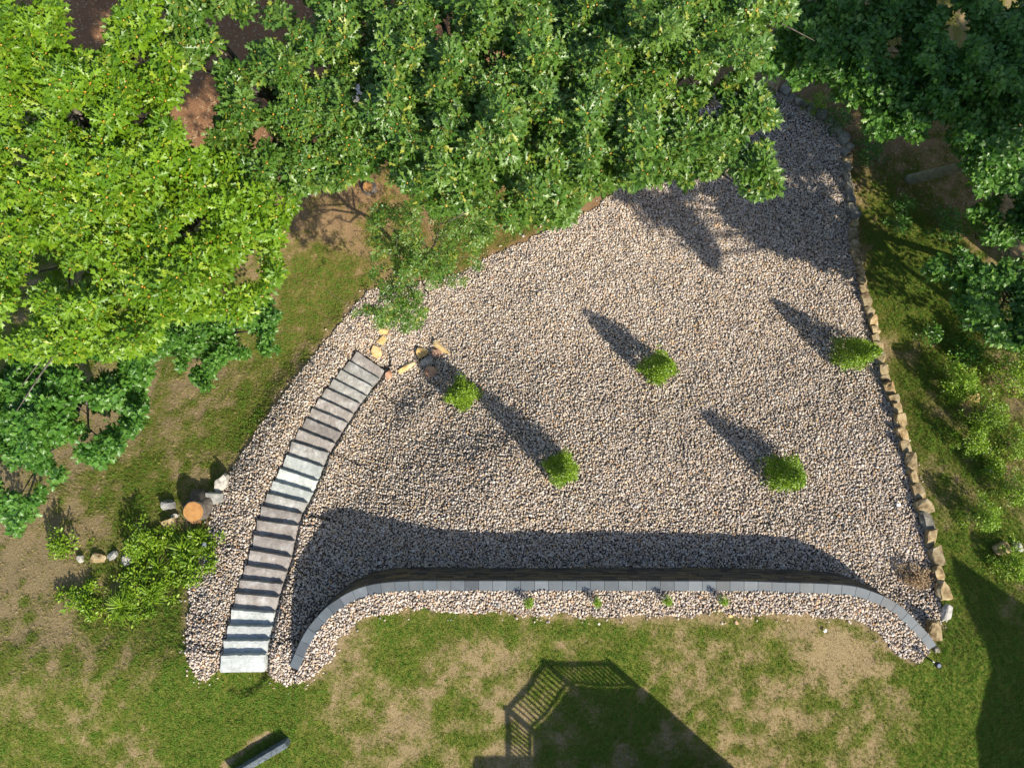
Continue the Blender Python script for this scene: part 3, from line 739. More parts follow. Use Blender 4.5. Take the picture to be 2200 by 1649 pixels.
# ================================================================ LEAVES AND TREES
def leaf_template(outline, fold=.25, droop=.18, detail=True):
    """outline: list of (t, halfwidth); two strips of quads either side of the midrib, length 1 along +x"""
    V = []; F = []
    ns = len(outline)
    for t, w_ in outline: V.append((t, 0, -droop * t * t))
    for sg in (1, -1):
        o = len(V)
        for t, w_ in outline: V.append((t + w_ * .35 * (w_ > .15), sg * w_, -droop * t * t + fold * w_))
        for i in range(ns - 1):
            a, b = i, i + 1; c, d_ = o + i + 1, o + i
            q = (a, b, c, d_) if sg < 0 else (a, d_, c, b)
            if i == 0: q = tuple(v for v in q if v != d_)
            if i == ns - 2: q = tuple(v for v in q if v != c)
            F.append(q)
    return np.array(V), F
OAK = leaf_template([(0, .0), (.12, .025), (.24, .14), (.34, .045), (.48, .24), (.58, .055), (.74, .20), (.82, .06), (1.0, 0)])
OAKL = leaf_template([(0, .0), (.28, .15), (.42, .05), (.62, .24), (.78, .07), (1.0, 0)])
MAPLE = leaf_template([(0, .0), (.14, .30), (.3, .16), (.42, .45), (.6, .16), (.72, .25), (1.0, 0)])
OVAL = leaf_template([(0, 0), (.35, .24), (.7, .2), (1.0, 0)], .3, .2)
def cluster_template(leaf, n, seed, length=.17, up=.35, stem=.03, bud=True, wob=.3):
    r = random.Random(seed); V = []; F = []; K = []
    LV, LF = leaf
    for i in range(n):
        a = 2 * math.pi * (i + r.uniform(-.3, .3)) / n; el = r.uniform(-.25, up) if i % 2 else r.uniform(0, up + .35)
        L = length * r.uniform(.75, 1.15); roll = r.gauss(0, wob)
        M = Matrix.Rotation(a, 3, 'Z') @ Matrix.Rotation(-el, 3, 'Y') @ Matrix.Rotation(roll, 3, 'X')
        o = len(V)
        for v in LV: V.append(M @ (Vector(v) * L + Vector((stem, 0, 0))))
        F += [tuple(x + o for x in f) for f in LF]; K += [i / n * .3] * len(LV)
    if bud:
        o = len(V); s = length * .09
        V += [Vector(v) * s for v in ((1, 0, .5), (0, 1, .5), (-1, 0, .5), (0, -1, .5), (0, 0, 2))]; F += [(o, o+1, o+4), (o+1, o+2, o+4), (o+2, o+3, o+4), (o+3, o, o+4)]
        K += [2.0] * 5
    return np.array([tuple(v) for v in V]), F, np.array(K)
def leaf_mat(name, stops, rough=.38, trans=.35, bud=(.85, .42, .06), spec=.5):
    m, t, p = mat(name, rough, spec)
    a = attr(t, 'tint'); kd = attr(t, 'part'); oi = t.nodes.new('ShaderNodeObjectInfo')
    v = math_(t, 'FRACT', math_(t, 'ADD', math_(t, 'ADD', a.outputs['Fac'], oi.outputs['Random']), kd.outputs['Fac']))
    r = ramp(t, stops, v)
    f = math_(t, 'GREATER_THAN', kd.outputs['Fac'], 1.5)
    c = mix(t, r.outputs[0], bud, f)
    t.links.new(c, p.inputs['Base Color'])
    tr = t.nodes.new('ShaderNodeBsdfTranslucent'); t.links.new(c, tr.inputs[0])
    ms = t.nodes.new('ShaderNodeMixShader'); ms.inputs[0].default_value = trans
    out = t.nodes['Material Output']; t.links.new(p.outputs[0], ms.inputs[1]); t.links.new(tr.outputs[0], ms.inputs[2]); t.links.new(ms.outputs[0], out.inputs[0])
    return m
L_BRIGHT = leaf_mat('oak_leaf_bright', [(0, (.075, .18, .008)), (.3, (.14, .27, .010)), (.6, (.20, .34, .013)), (.85, (.11, .23, .010)), (.97, (.30, .40, .03)), (1, (.30, .40, .03))], .42, spec=.5)
L_MID = leaf_mat('oak_leaf_green', [(0, (.06, .15, .016)), (.4, (.10, .21, .024)), (.7, (.15, .25, .035)), (.93, (.085, .19, .022)), (.96, (.30, .34, .04)), (1, (.32, .37, .05))], .40, .33, spec=.6)
L_DEEP = leaf_mat('leaf_deep_green', [(0, (.045, .14, .016)), (.5, (.085, .22, .025)), (1, (.14, .29, .045))], .4, .35)
L_DARK = leaf_mat('maple_leaf_dark', [(0, (.05, .14, .018)), (.5, (.08, .20, .025)), (.9, (.12, .26, .035)), (1, (.20, .34, .05))], .4, .35)
L_LIME = leaf_mat('shrub_leaf_lime', [(0, (.12, .22, .012)), (.5, (.19, .32, .02)), (1, (.26, .40, .03))], .4, .35, (.2, .33, .03))
L_WEED = leaf_mat('weed_leaf', [(0, (.12, .24, .012)), (.5, (.20, .35, .02)), (1, (.32, .44, .03))], .45, .35, (.3, .34, .05))
L_DRYP = leaf_mat('dry_leaf', [(0, (.22, .14, .07)), (.5, (.36, .25, .14)), (1, (.45, .34, .2))], .8, .2, (.3, .2, .1))
bark, t_, p_ = mat('tree_bark', .95); n = noise(t_, 10, 6, gpos(t_), .7)
t_.links.new(ramp(t_, [(.3, (.05, .04, .035)), (.55, (.14, .12, .10)), (.75, (.27, .25, .22))], n.outputs[0]).outputs[0], p_.inputs[0]); bump(t_, p_, n.outputs[0], .9, .05)
bark2, t_, p_ = mat('smooth_green_bark', .9); n = noise(t_, 5, 6, gpos(t_), .7)
t_.links.new(ramp(t_, [(.3, (.10, .10, .06)), (.6, (.20, .20, .13)), (.8, (.30, .30, .22))], n.outputs[0]).outputs[0], p_.inputs[0]); bump(t_, p_, n.outputs[0], .6, .03)

def clusters(leaf, n, nvar, length, **kw): return [cluster_template(leaf, n, 100 + i, length, **kw) for i in range(nvar)]
CL_OAK_HI = clusters(OAK, 9, 5, .18) + clusters(OAK, 7, 2, .20, bud=False, wob=.5) + clusters(OAK, 8, 2, .14, up=.7); CL_OAK_LO = clusters(OAKL, 9, 2, .175) + clusters(OAKL, 8, 2, .17, bud=False, up=.6)
CL_MAP_HI = clusters(MAPLE, 6, 5, .12, bud=False, wob=.5); CL_MAP_LO = clusters(MAPLE, 5, 3, .12, bud=False, wob=.5)
CL_SM = clusters(OVAL, 6, 4, .05, bud=False, wob=.5, up=.9)
_mesh_cache = {}
def cluster_mesh(tmpl, m):
    k = (id(tmpl[0]), m.name)
    if k not in _mesh_cache:
        V, F, K = tmpl; me_ = bpy.data.meshes.new('leaf_cluster'); me_.from_pydata([tuple(v) for v in V], [], F)
        a = me_.attributes.new('part', 'FLOAT', 'POINT'); a.data.foreach_set('value', K.astype(np.float32))
        me_.materials.append(m); me_.update(); _mesh_cache[k] = me_
    return _mesh_cache[k]
def sample_crown(poly, ncl, zc, fall, centre, depth, gapf, seed, lump=.7, holes=(), gapscale=60., spread=None):
    """leaf cluster positions: the crown's plan outline is given on the photograph, its height by a dome with lumps"""
    xs = [p[0] for p in poly]; ys = [p[1] for p in poly]; r = np.random.default_rng(seed); out = np.zeros((0, 3))
    while len(out) < ncl:
        n = ncl * 3; px = r.uniform(min(xs), max(xs), n); py = r.uniform(min(ys), max(ys), n)
        wx = px + (fbm(px / 26., py / 26., seed) - .5) * 52; wy = py + (fbm(px / 26., py / 26., seed + 9) - .5) * 52
        k = inpoly(wx, wy, poly)
        nz = fbm(px / gapscale, py / gapscale, seed + 3, 3); k &= nz > gapf
        for hx, hy, ha, hb in holes: k &= ((wx - hx) / ha) ** 2 + ((wy - hy) / hb) ** 2 > 1
        px, py, nz = px[k], py[k], nz[k]
        d = ((px - centre[0]) ** 2 + (py - centre[1]) ** 2) / 250. ** 2
        z = zc - fall * d + (nz - .5) * 2 * lump - r.exponential(depth, len(px))
        H = HC - z; out = np.concatenate([out, np.stack([(px - 1100) / FP * H, -(py - 824.5) / FP * H, z], -1)])
    return out[:ncl]
def build_crown(root, P, hi, lo, m, nparts, scale=(.8, 1.25), tilt=.5, seed=0):
    """P world positions; the uppermost nparts clusters are parts of their own, the rest one foliage part"""
    r = random.Random(seed); order = np.argsort(-P[:, 2]); top = order[:nparts]; rest = order[nparts:]
    base = np.array(root.location)
    c = P.mean(0)
    for i in top:
        o = bpy.data.objects.new('leaf_cluster', cluster_mesh(hi[r.randrange(len(hi))], m)); COL.objects.link(o); o.parent = root
        o.location = P[i] - base; s = r.uniform(*scale)
        o.scale = (s, s, s); o.rotation_euler = (r.gauss(0, tilt), r.gauss(0, tilt), r.uniform(0, 6.28))
    for k, tm in enumerate(lo):
        idx = rest[k::len(lo)]
        if len(idx) == 0: continue
        R = rand_rot(len(idx), tilt * 1.2, *scale)
        o = merged('foliage', tm[0], tm[1], R, P[idx] - base, {'tint': RNG.random(len(idx))}, {'part': tm[2]}, m, root); o['kind'] = 'stuff'
def limbs(root, base_r, top, P, nb, seed, m, trunk_frac=.55, twig=True):
    r = random.Random(seed); b = Vector(root.location); T = Vector(top) - b
    pts = [Vector((0, 0, -.3)), Vector((0, 0, .1))] + [T * f + Vector((r.gauss(0, .06), r.gauss(0, .06), 0)) for f in (.25, .5, .75, 1)]
    rad = [base_r * 1.5, base_r * 1.15, base_r * .9, base_r * .75, base_r * .55, base_r * .3]
    V, F = tube(pts, rad, 12); mesh_obj('trunk', V, F, m, root, True)
    idx = [r.randrange(len(P)) for _ in range(nb)]
    for i in idx:
        e = Vector(P[i]) - b - Vector((0, 0, .15)); f = r.uniform(trunk_frac, .95); s = T * f
        if e.z < s.z * .6: s = T * max(.2, e.z / max(T.z, .1) * .7)
        md1 = s.lerp(e, .35) + Vector((r.gauss(0, .15), r.gauss(0, .15), r.uniform(-.1, .35))); md2 = s.lerp(e, .7) + Vector((r.gauss(0, .12), r.gauss(0, .12), r.uniform(-.1, .2)))
        rb = base_r * r.uniform(.25, .42)
        mb = MB(); mb.add(tube([s, md1, md2, e], [rb, rb * .65, rb * .4, .01], 7))
        for q in range(4):
            f = r.uniform(.4, .95); a = s.lerp(e, f) if f < .35 else md1.lerp(md2, (f - .35) / .35) if f < .7 else md2.lerp(e, (f - .7) / .3)
            t_e = a + Vector((r.gauss(0, .5), r.gauss(0, .5), r.uniform(-.1, .5)))
            mb.add(tube([a, a.lerp(t_e, .5) + Vector((r.gauss(0, .06), r.gauss(0, .06), .03)), t_e], [rb * .25, rb * .16, .006], 5))
        mb.obj('branch', m, root, True)
def tree(label, poly, ncl, zc, fall, centre, m, hi, lo, group=None, base_r=.22, nparts=250, depth=1.1, gapf=.38, seed=1, lump=.7, holes=(), nb=10, scale=(.8, 1.25), bk=None, tilt=.5, name='oak_tree', cat='tree', base=None, gapscale=60.):
    P = sample_crown(poly, ncl, zc, fall, centre, depth, gapf, seed, lump, holes, gapscale)
    cx, cy = P0(*centre, zc)
    if base is None: bx, by = cx, cy
    else: bx, by = base
    bz = float(ter(np.array(bx), np.array(by)))
    root = thing(name, label, cat, (bx, by, bz), group)
    P[:, 2] = np.maximum(P[:, 2], ter(P[:, 0], P[:, 1]) + .15)
    build_crown(root, P, hi, lo, m, nparts, scale, tilt, seed)
    limbs(root, base_r, (cx, cy, max(zc - 1.0, bz + .6)), P, nb, seed, bk or bark)
    return root

def pb(px, py):
    q = g1(px, py); return (q.x, q.y)
# bright oak on the left (two stems), in full sun
tree('tall bright yellow green oak filling the upper left corner', [(-60,-60),(70,-60),(130,10),(150,70),(250,90),(250,20),(300,-60),(360,-60),(330,60),(400,150),(350,230),(400,300),(330,420),(200,470),(60,440),(-60,420)],
     2900, 6.6, .4, (120, 250), L_BRIGHT, CL_OAK_HI, CL_OAK_LO, base_r=.26, nparts=290, base=pb(320, 350), gapf=.34, seed=11, holes=[(190,80,60,42),(390,250,40,30)], nb=16)
tree('wide yellow green oak in the middle of the left edge', [(-60,380),(150,420),(330,330),(480,330),(560,400),(640,430),(600,500),(600,600),(570,650),(500,690),(380,680),(320,740),(150,770),(-60,760)],
     3600, 6.0, .6, (280, 520), L_BRIGHT, CL_OAK_HI, CL_OAK_LO, base_r=.26, nparts=290, base=pb(430, 560), gapf=.34, seed=23, holes=[(20,700,30,45)], nb=16, lump=.9)
tree('lower broad leaved oak with blue green leaves at the left edge below the yellow oak', [(-60,740),(150,750),(330,700),(330,800),(310,860),(300,900),(260,960),(230,990),(150,985),(110,1020),(80,1100),(40,1150),(-60,1170)],
     3900, 2.6, .6, (100, 860), L_DEEP, CL_MAP_HI, CL_MAP_LO, base_r=.16, nparts=290, base=pb(200, 860), gapf=.35, seed=31, scale=(.8, 1.35), lump=1.1, holes=[(45,1035,60,28)], nb=12)
tree('low dark green sapling leaves just right of the big left oak', [(300,690),(400,660),(520,640),(590,640),(600,700),(590,750),(520,765),(470,780),(455,830),(425,835),(400,790),(330,780)],
     2000, -.6, .3, (470, 710), L_DEEP, CL_MAP_HI, CL_MAP_LO, base_r=.07, nparts=220, base=pb(510, 700), depth=.7, gapf=.33, seed=37, scale=(.7, 1.15), nb=8, name='oak_sapling')
tree('green oak above the bare brown patch at the upper left', [(350,-60),(720,-60),(760,100),(780,230),(830,330),(800,370),(700,390),(640,420),(560,400),(470,330),(380,150)],
     2900, 5.2, .5, (600, 170), L_MID, CL_OAK_HI, CL_OAK_LO, base_r=.25, nparts=290, base=pb(640, 300), gapf=.42, seed=43, holes=[(430,225,62,78),(560,210,45,40),(770,210,22,40)], nb=16, gapscale=75.)
tree('large green oak filling the top middle of the photo', [(700,-60),(1260,-60),(1290,150),(1280,330),(1280,400),(1200,480),(1110,490),(1010,440),(930,440),(860,400),(800,320),(790,170)],
     5000, 5.8, .55, (1030, 190), L_MID, CL_OAK_HI, CL_OAK_LO, base_r=.3, nparts=290, base=pb(1060, 370), gapf=.33, seed=53, nb=18, lump=1.1, holes=[(720,110,45,60)])
tree('green oak at the upper centre right reaching over the pebbles', [(1220,-60),(1690,-60),(1700,40),(1650,110),(1590,150),(1560,120),(1490,190),(1440,260),(1430,370),(1350,390),(1270,410),(1220,300)],
     3600, 6.0, .55, (1430, 120), L_MID, CL_OAK_HI, CL_OAK_LO, base_r=.3, nparts=290, base=pb(1390, 330), gapf=.33, seed=61, nb=16, lump=1.0, holes=[(1480,170,40,26)])
tree('oak with a long bough hanging over the dark upper right pebbles', [(1430,230),(1500,200),(1570,170),(1590,150),(1650,190),(1650,250),(1680,280),(1640,330),(1670,380),(1660,420),(1610,425),(1570,370),(1500,385),(1400,380),(1400,280)],
     1700, 5.4, .5, (1520, 290), L_MID, CL_OAK_HI, CL_OAK_LO, base_r=.14, nparts=250, depth=.5, gapf=.41, seed=67, nb=10, base=(3.4, 7.4))
tree('small sparse oak leaning over the gravel edge above the staircase', [(800,440),(1250,430),(1000,440),(1060,480),(1040,540),(1020,600),(960,610),(900,640),(910,700),(850,720),(800,690),(760,690),(755,660),(820,640),(790,600),(800,540)],
     900, .8, .8, (900, 540), L_MID, CL_OAK_HI, CL_OAK_LO, base_r=.09, nparts=280, gapscale=38., base=pb(890, 560), depth=.9, gapf=.36, seed=71, scale=(.55, .85), nb=14, holes=[(930,655,34,30)])
# maples in the shade on the right
tree('dark green maple in the shade left of the upper right corner', [(1680,-60),(1990,-60),(2010,80),(2000,230),(1975,300),(1870,300),(1850,240),(1800,190),(1770,160),(1720,190),(1690,150),(1640,150),(1620,110),(1680,50)],
     3800, 1.2, .5, (1850, 90), L_DARK, CL_MAP_HI, CL_MAP_LO, base_r=.14, nparts=280, base=pb(1890, 190), gapf=.30, seed=83, scale=(.9, 1.4), nb=10, name='maple_tree', bk=bark2)
tree('dark maple filling the upper right corner', [(1950,-60),(2270,-60),(2270,400),(2120,420),(2090,370),(2040,300),(2000,240),(1980,100)],
     4200, 1.8, .5, (2130, 120), L_DARK, CL_MAP_HI, CL_MAP_LO, base_r=.15, nparts=280, base=pb(2115, 250), gapf=.33, seed=89, scale=(.9, 1.4), nb=10, name='maple_tree', bk=bark2, holes=[(2060,60,30,50)])
tree('green oak leaning in at the right edge beside the bright grass', [(2270,400),(2140,420),(2060,470),(2010,570),(1990,580),(2060,620),(2060,680),(2090,720),(2140,740),(2270,760)],
     2900, .4, .6, (2190, 580), L_DARK, CL_MAP_HI, CL_MAP_LO, base_r=.13, nparts=250, base=pb(2160, 600), gapf=.42, seed=97, scale=(.9, 1.4), nb=12, name='young_oak_tree', bk=bark2)
# straight grey green trunk at the right with its crown above the frame edge
p = g1(1955, 386)
rt = thing('maple_tree', 'slim smooth trunked tree leaning right over the shaded ground', 'tree', p)
V, F = tube([(-.1, -.05, -.3), (0, 0, 0), (.45, -.2, 2), (1.0, -.45, 4.2), (1.3, -.6, 6.2)], [.25, .19, .15, .12, .06], 12); mesh_obj('trunk', V, F, bark2, rt, True)
Pc = np.array([(p.x + 2.0 + RNG.normal(0, 1.1), p.y - .4 + RNG.normal(0, 1.2), p.z + 6.3 + RNG.normal(0, .7)) for _ in range(900)])
build_crown(rt, Pc, CL_MAP_HI, CL_MAP_LO, L_DARK, 0, (1.0, 1.5), .5, 5)
for i in range(7):
    e = Vector(Pc[i * 9]) - p; s = Vector((1.0, -.45, 4.2 + .2 * i)); V, F = tube([s, s.lerp(e, .5) + Vector((0, 0, .2)), e], [.06, .035, .01], 6); mesh_obj('branch', V, F, bark2, rt, True)

# tall trees just outside the frame: their crowns shade the right side
def cg(px, py, z, r):
    q = g1(px, py); k = z - q.z; return (q.x + SUNDIR.x / SUNDIR.z * k, q.y + SUNDIR.y / SUNDIR.z * k, z, r)
def far_tree(label, x, y, blobs, n, seed, name='tall_tree', tr=.3, sc=(2.0, 3.0)):
    bz = float(ter(np.array(x), np.array(y))); root = thing(name, label, 'tree', (x, y, bz), 'tall trees beyond the right edge')
    rg = np.random.default_rng(seed); P = []; wts = np.array([b[3] ** 2 for b in blobs]); wts = wts / wts.sum()
    for k_ in range(n):
        c = blobs[rg.choice(len(blobs), p=wts)]; d = rg.normal(0, 1, 3); d /= np.linalg.norm(d); d[2] *= .45
        P.append(np.array(c[:3]) + d * c[3] * rg.uniform(.25, 1.1))
    P = np.array(P); zt = max(b[2] for b in blobs)
    build_crown(root, P, CL_MAP_HI, CL_MAP_LO[:2], L_DARK, 0, sc, .6, seed); limbs(root, tr, (x, y, zt - .6), P, 10, seed, bark)
    for b in blobs:
        s0 = Vector((0, 0, (zt - bz) * .62)); e = Vector(b[:3]) - Vector((x, y, bz)); V, F = tube([s0, s0.lerp(e, .5) + Vector((0, 0, .4)), e], [.12, .08, .03], 7); mesh_obj('branch', V, F, bark, root, True)
far_tree('tall tree beyond the right edge with one long limb reaching over the pebbles', 19.7, -1.6, [cg(1700, 450, 7.5, .6), cg(1765, 430, 7.5, .4), cg(1650, 430, 7.5, .45), cg(1750, 290, 7.6, 1.0), cg(1700, 230, 7.6, .8), cg(1345, 405, 8.4, .5), cg(1390, 435, 8.4, .6), cg(1440, 465, 8.4, .75), cg(1490, 505, 8.3, .55), cg(1525, 550, 8.2, .4), cg(1460, 400, 8.4, .5)], 620, 204, tr=.16, sc=(1.3, 2.2))
far_tree('broad tall tree beyond the right edge level with the trunk in the shade', 23.5, 1.2, [(22.5, .7, 5.5, 2.2), (24.5, 1.5, 6.5, 2.4), (22.5, 3.2, 6, 2.2), (21.8, -.2, 4.5, 1.2), (25, -1, 6, 2), (24, 4, 7, 2.5)], 1900, 201)
far_tree('broad tall tree beyond the right edge level with the upper stones', 17.6, 3.6, [(15.7, 3.7, 8, 1.7), (17.5, 2.6, 9, 1.8), (18.0, 5.5, 8, 2.0), (13.4, 4.4, 8.2, 1.6), (15.2, 6.2, 7.5, 1.5), (19.8, 4.0, 7, 1.8), (20.5, 6.5, 7, 2.2), (18.2, 1.0, 7.0, 1.1)], 2600, 202)
far_tree('broad tall tree beyond the upper right corner', 21.0, 9.5, [(20, 9, 6, 2.4), (22, 7.5, 7, 2.4), (18.5, 8.4, 7, 1.6), (22.5, 10.5, 7, 2.5)], 1300, 203)

# ================================================================ SHRUBS ON THE PEBBLES
def shrub(px, py, label, h=2.1, r=.50, seed=1, lop=0):
    p = g1(px, py); q = P0(px, py, p.z + 1.0); bz = float(ter(np.array(q[0]), np.array(q[1])))
    root = thing('shrub', label, 'shrub', (q[0], q[1], bz), 'lime green shrubs planted on the pebble slope')
    rg = np.random.default_rng(seed); n = 620
    t = rg.power(1.6, n); t = 1 - t                                    # more leaves low down
    zz = .12 + t * (h - .12); rad = r * np.minimum(1, (1 - t) ** .75 * 1.05) * np.sqrt(rg.uniform(.25, 1.1, n)) + .02
    a = rg.uniform(0, 6.283, n); rad *= 1 + .22 * np.sin(a * 4 + seed) + .12 * np.sin(a * 7 + seed * 2) 
    P = np.stack([q[0] + rad * np.cos(a) + lop * t, q[1] + rad * np.sin(a), bz + zz], -1)
    build_crown(root, P, CL_SM, CL_SM, L_LIME, 0, (1.1, 1.9), .7, seed)
    V, F = tube([(0, 0, -.1), (0, 0, h * .5), (lop, 0, h * .95)], [.03, .02, .006], 8); mesh_obj('stem', V, F, bark, root, True)
    for i in range(8):
        e = Vector(P[i * 20]) - Vector((q[0], q[1], bz)); s = Vector((0, 0, max(.1, e.z * .6))); V, F = tube([s, e], [.012, .004], 5); mesh_obj('branch', V, F, bark, root)
shrub(990, 847, 'lime green cone shaped shrub nearest the staircase', 1.2, .46, 1)
shrub(1420, 789, 'lime green cone shaped shrub in the middle of the pebble slope, upper row', 2.2, .46, 2)
shrub(1209, 1012, 'lime green cone shaped shrub directly above the long wall shadow, left of two', 1.9, .42, 3)
shrub(1700, 1022, 'lime green shrub in the lower right part of the pebble slope', 1.75, .50, 4)
shrub(1846, 758, 'lime green shrub growing against the right stone border', 2.1, .52, 5)
# four tiny plants below the coping
for i, (px, py, lb) in enumerate([(1135, 1288, 'tiny dark green seedling shrub below the coping, leftmost of four'), (1281, 1287, 'tiny green seedling shrub below the coping, second from the left of four'),
                          (1430, 1285, 'tiny green seedling shrub below the coping, third from the left of four'), (1549, 1284, 'tiny green seedling shrub below the coping, rightmost of four')]):
    p = g1(px, py); root = thing('seedling', lb, 'small plant', p, 'small plants in the pebble strip above the wall')
    rg = np.random.default_rng(i); n = 60; z = rg.uniform(.05, .48, n); a = rg.uniform(0, 6.28, n); rr_ = .12 * (1 - z * 1.2) * np.sqrt(rg.uniform(.1, 1, n))
    P = np.stack([p.x + rr_ * np.cos(a), p.y + rr_ * np.sin(a), p.z + z], -1)
    build_crown(root, P, CL_SM, CL_SM[:2], L_WEED, 0, (.6, 1.0), .7, i); V, F = tube([(0, 0, -.05), (0, 0, .42)], [.008, .003], 6); mesh_obj('stem', V, F, bark, root)

# ================================================================ WEEDS AND BUSHES
def bush(px, py, rpx, h, label, m, n=220, seed=1, tm=CL_SM, scale=(1.0, 2.0), name='bush', cat='bush', dens=.7):
    p = g1(px, py); r = rpx * (HC - p.z - h * .5) / FP; q = P0(px, py, p.z + h * .5); bz = float(ter(np.array(q[0]), np.array(q[1])))
    root = thing(name, label, cat, (q[0], q[1], bz)); rg = np.random.default_rng(seed)
    a = rg.uniform(0, 6.28, n); t = rg.random(n); rad = r * np.sqrt(rg.random(n)) * (1 + .35 * np.sin(a * 3 + seed) + .3 * np.sin(a * 8 + seed))
    zz = h * (1 - .6 * (rad / r) ** 2) * (1 - dens * rg.random(n) ** 2)
    P = np.stack([q[0] + rad * np.cos(a), q[1] + rad * np.sin(a), bz + np.maximum(zz, .04)], -1)
    build_crown(root, P, tm, tm, m, 0, scale, .6, seed)
    mb = MB()
    for i in range(7):
        e = Vector(P[i * 11 % len(P)]) - Vector((q[0], q[1], bz)); mb.add(tube([(0, 0, -.05), Vector((e.x * .4, e.y * .4, e.z * .6)), e], [.014, .01, .004], 5))
    mb.obj('stem', bark, root)
    return root
bush(132, 1170, 34, .5, 'bright lime green bush on its own at the left of the weed bed', L_LIME, 110, 1, scale=(1.2, 2.4))
bush(300, 1170, 42, .55, 'dark leafy shrub beside the round grey rock in the weed bed', L_WEED, 170, 21, scale=(1.0, 2.0))
bush(2060, 825, 44, .9, 'loose green bush beside the cream boulder on the right', L_WEED, 340, 2)
bush(2125, 895, 48, 1.0, 'bright feathery bush below the cream boulder', L_LIME, 330, 3, scale=(.9, 1.7))
bush(2118, 1110, 34, .9, 'small bright feathery bush above the brown double boulder', L_LIME, 210, 4, scale=(.9, 1.7))
bush(2184, 1055, 34, .9, 'bright bush at the right edge beside the flat grey stone', L_LIME, 210, 5, scale=(.9, 1.7))
bush(2092, 950, 34, .8, 'mid green bush left of the feathery bush, in half shade', L_WEED, 190, 6, scale=(.9, 1.7))
bush(2185, 790, 62, 1.5, 'tall green bush at the right edge above the cream boulder', L_WEED, 700, 7, scale=(1.0, 1.9))
bush(2190, 680, 55, 1.6, 'blue green bush at the right edge under the oak leaves', L_DEEP, 620, 8, scale=(1.0, 1.9))
bush(2135, 1005, 24, .5, 'low plant around the flat grey stone', L_WEED, 150, 9, scale=(.9, 1.6))
bush(2180, 1215, 38, .7, 'small leafy plant below the white mottled rock at the right edge', L_WEED, 240, 10, scale=(.9, 1.6))
bush(2190, 955, 32, 1.0, 'green bush against the right edge beside the feathery bush', L_WEED, 190, 11, scale=(.9, 1.7))
bush(1752, 225, 26, .35, 'low weeds creeping over the stones at the top of the pebble slope', L_WEED, 120, 12, scale=(.9, 1.5))
bush(1700, 1045, 22, .14, 'short green weeds at the foot of the lower right shrub', L_WEED, 40, 14, scale=(.7, 1.2), name='weed_patch', cat='weeds')
bush(1972, 1245, 32, .28, 'dry brown dead plant on the pebbles near the right stone border', L_DRYP, 160, 13, scale=(.9, 1.5), name='dead_plant', cat='dead plant')
for i, (px, py, r_, n_, lb) in enumerate([(1870, 330, 30, 70, 'low dark sapling just right of the upper grey border stones'), (2035, 480, 34, 90, 'dark leafy sapling below the slim leaning trunk'), (1930, 480, 22, 30, 'tiny weed in the deep shade below the leaning trunk'),
        (1945, 440, 20, 26, 'small weed beside the foot of the leaning trunk'), (2000, 720, 22, 40, 'small plant in the shadow band across the right lawn'), (1800, 255, 26, 60, 'low green plant behind the curved top of the stone border'), (2080, 760, 34, 130, 'leafy sapling below the oak at the right edge'), (1640, 215, 26, 60, 'low weeds at the tip of the pebble slope')]):
    bush(px, py, r_, .5, lb, L_DEEP, n_, 40 + i, scale=(1.2, 2.6))
# weed bed as countless leaves
BED = [(290,1150),(340,1135),(470,1140),(482,1165),(452,1210),(420,1250),(335,1290),(300,1322),(240,1335),(165,1312),(128,1285),(150,1255),(220,1240),(285,1232),(300,1200)]
rg = np.random.default_rng(5); bx_ = rg.uniform(90, 500, 6000); by_ = rg.uniform(1110, 1350, 6000)
wx = bx_ + (fbm(bx_ / 14, by_ / 14, 4) - .5) * 80; wy = by_ + (fbm(bx_ / 14, by_ / 14, 8) - .5) * 60; k = inpoly(wx, wy, BED) & (fbm(bx_ / 12, by_ / 12, 77) > .48); bx_, by_ = bx_[k], by_[k]
x_, y_, z_ = gnd(bx_, by_); hz = .04 + .34 * fbm(bx_ / 22, by_ / 22, 91)
P = np.stack([x_, y_, z_ + hz * rg.random(len(x_)) ** .6], -1)
weeds = merged('weed_bed', CL_SM[0][0], CL_SM[0][1], rand_rot(len(P), .8, .7, 2.4), P, {'tint': RNG.random(len(P))}, {'part': CL_SM[0][2]}, L_WEED)
tag(weeds, 'bright leafy weeds covering the bed between the stump and the mud track', 'weeds', kind='stuff')
def strap(px, py, r, n, label, seed, m=L_LIME):
    p = g1(px, py); rg = random.Random(seed); V = []; F = []; T = []
    for i in range(n):
        a = rg.uniform(0, 6.28); L = r * rg.uniform(.7, 1.3); wd = .017; dv = Vector((math.cos(a), math.sin(a), 0)); s = Vector((-dv.y, dv.x, 0)) * wd
        o = len(V); h = rg.uniform(.15, .4)
        for f, z in ((0, 0), (.35, h * .8), (.7, h), (1, h * .55)):
            c = dv * L * f + Vector((0, 0, z)); k_ = 1 - f * .85; V += [c - s * k_, c + s * k_]
        F += [(o, o+1, o+3, o+2), (o+2, o+3, o+5, o+4), (o+4, o+5, o+7, o+6)]; T += [rg.random()] * 8
    o = mesh_obj('strap_leaf_plant', V, F, m); o.location = p; tag(o, label, 'plant')
    at = o.data.attributes.new('tint', 'FLOAT', 'POINT'); at.data.foreach_set('value', T)
strap(400, 1180, .45, 70, 'clump of long yellow green strap leaves below the stump', 3)
strap(270, 1300, .5, 80, 'clump of long arching strap leaves at the lower edge of the weed bed', 4)
strap(330, 1275, .4, 55, 'clump of yellowing strap leaves between the gravel edge and the lower weeds', 6)
strap(430, 1150, .35, 45, 'clump of thin strap leaves around the little solar light', 7)
strap(345, 1215, .35, 40, 'small clump of strap leaves in the middle of the weed bed', 5)

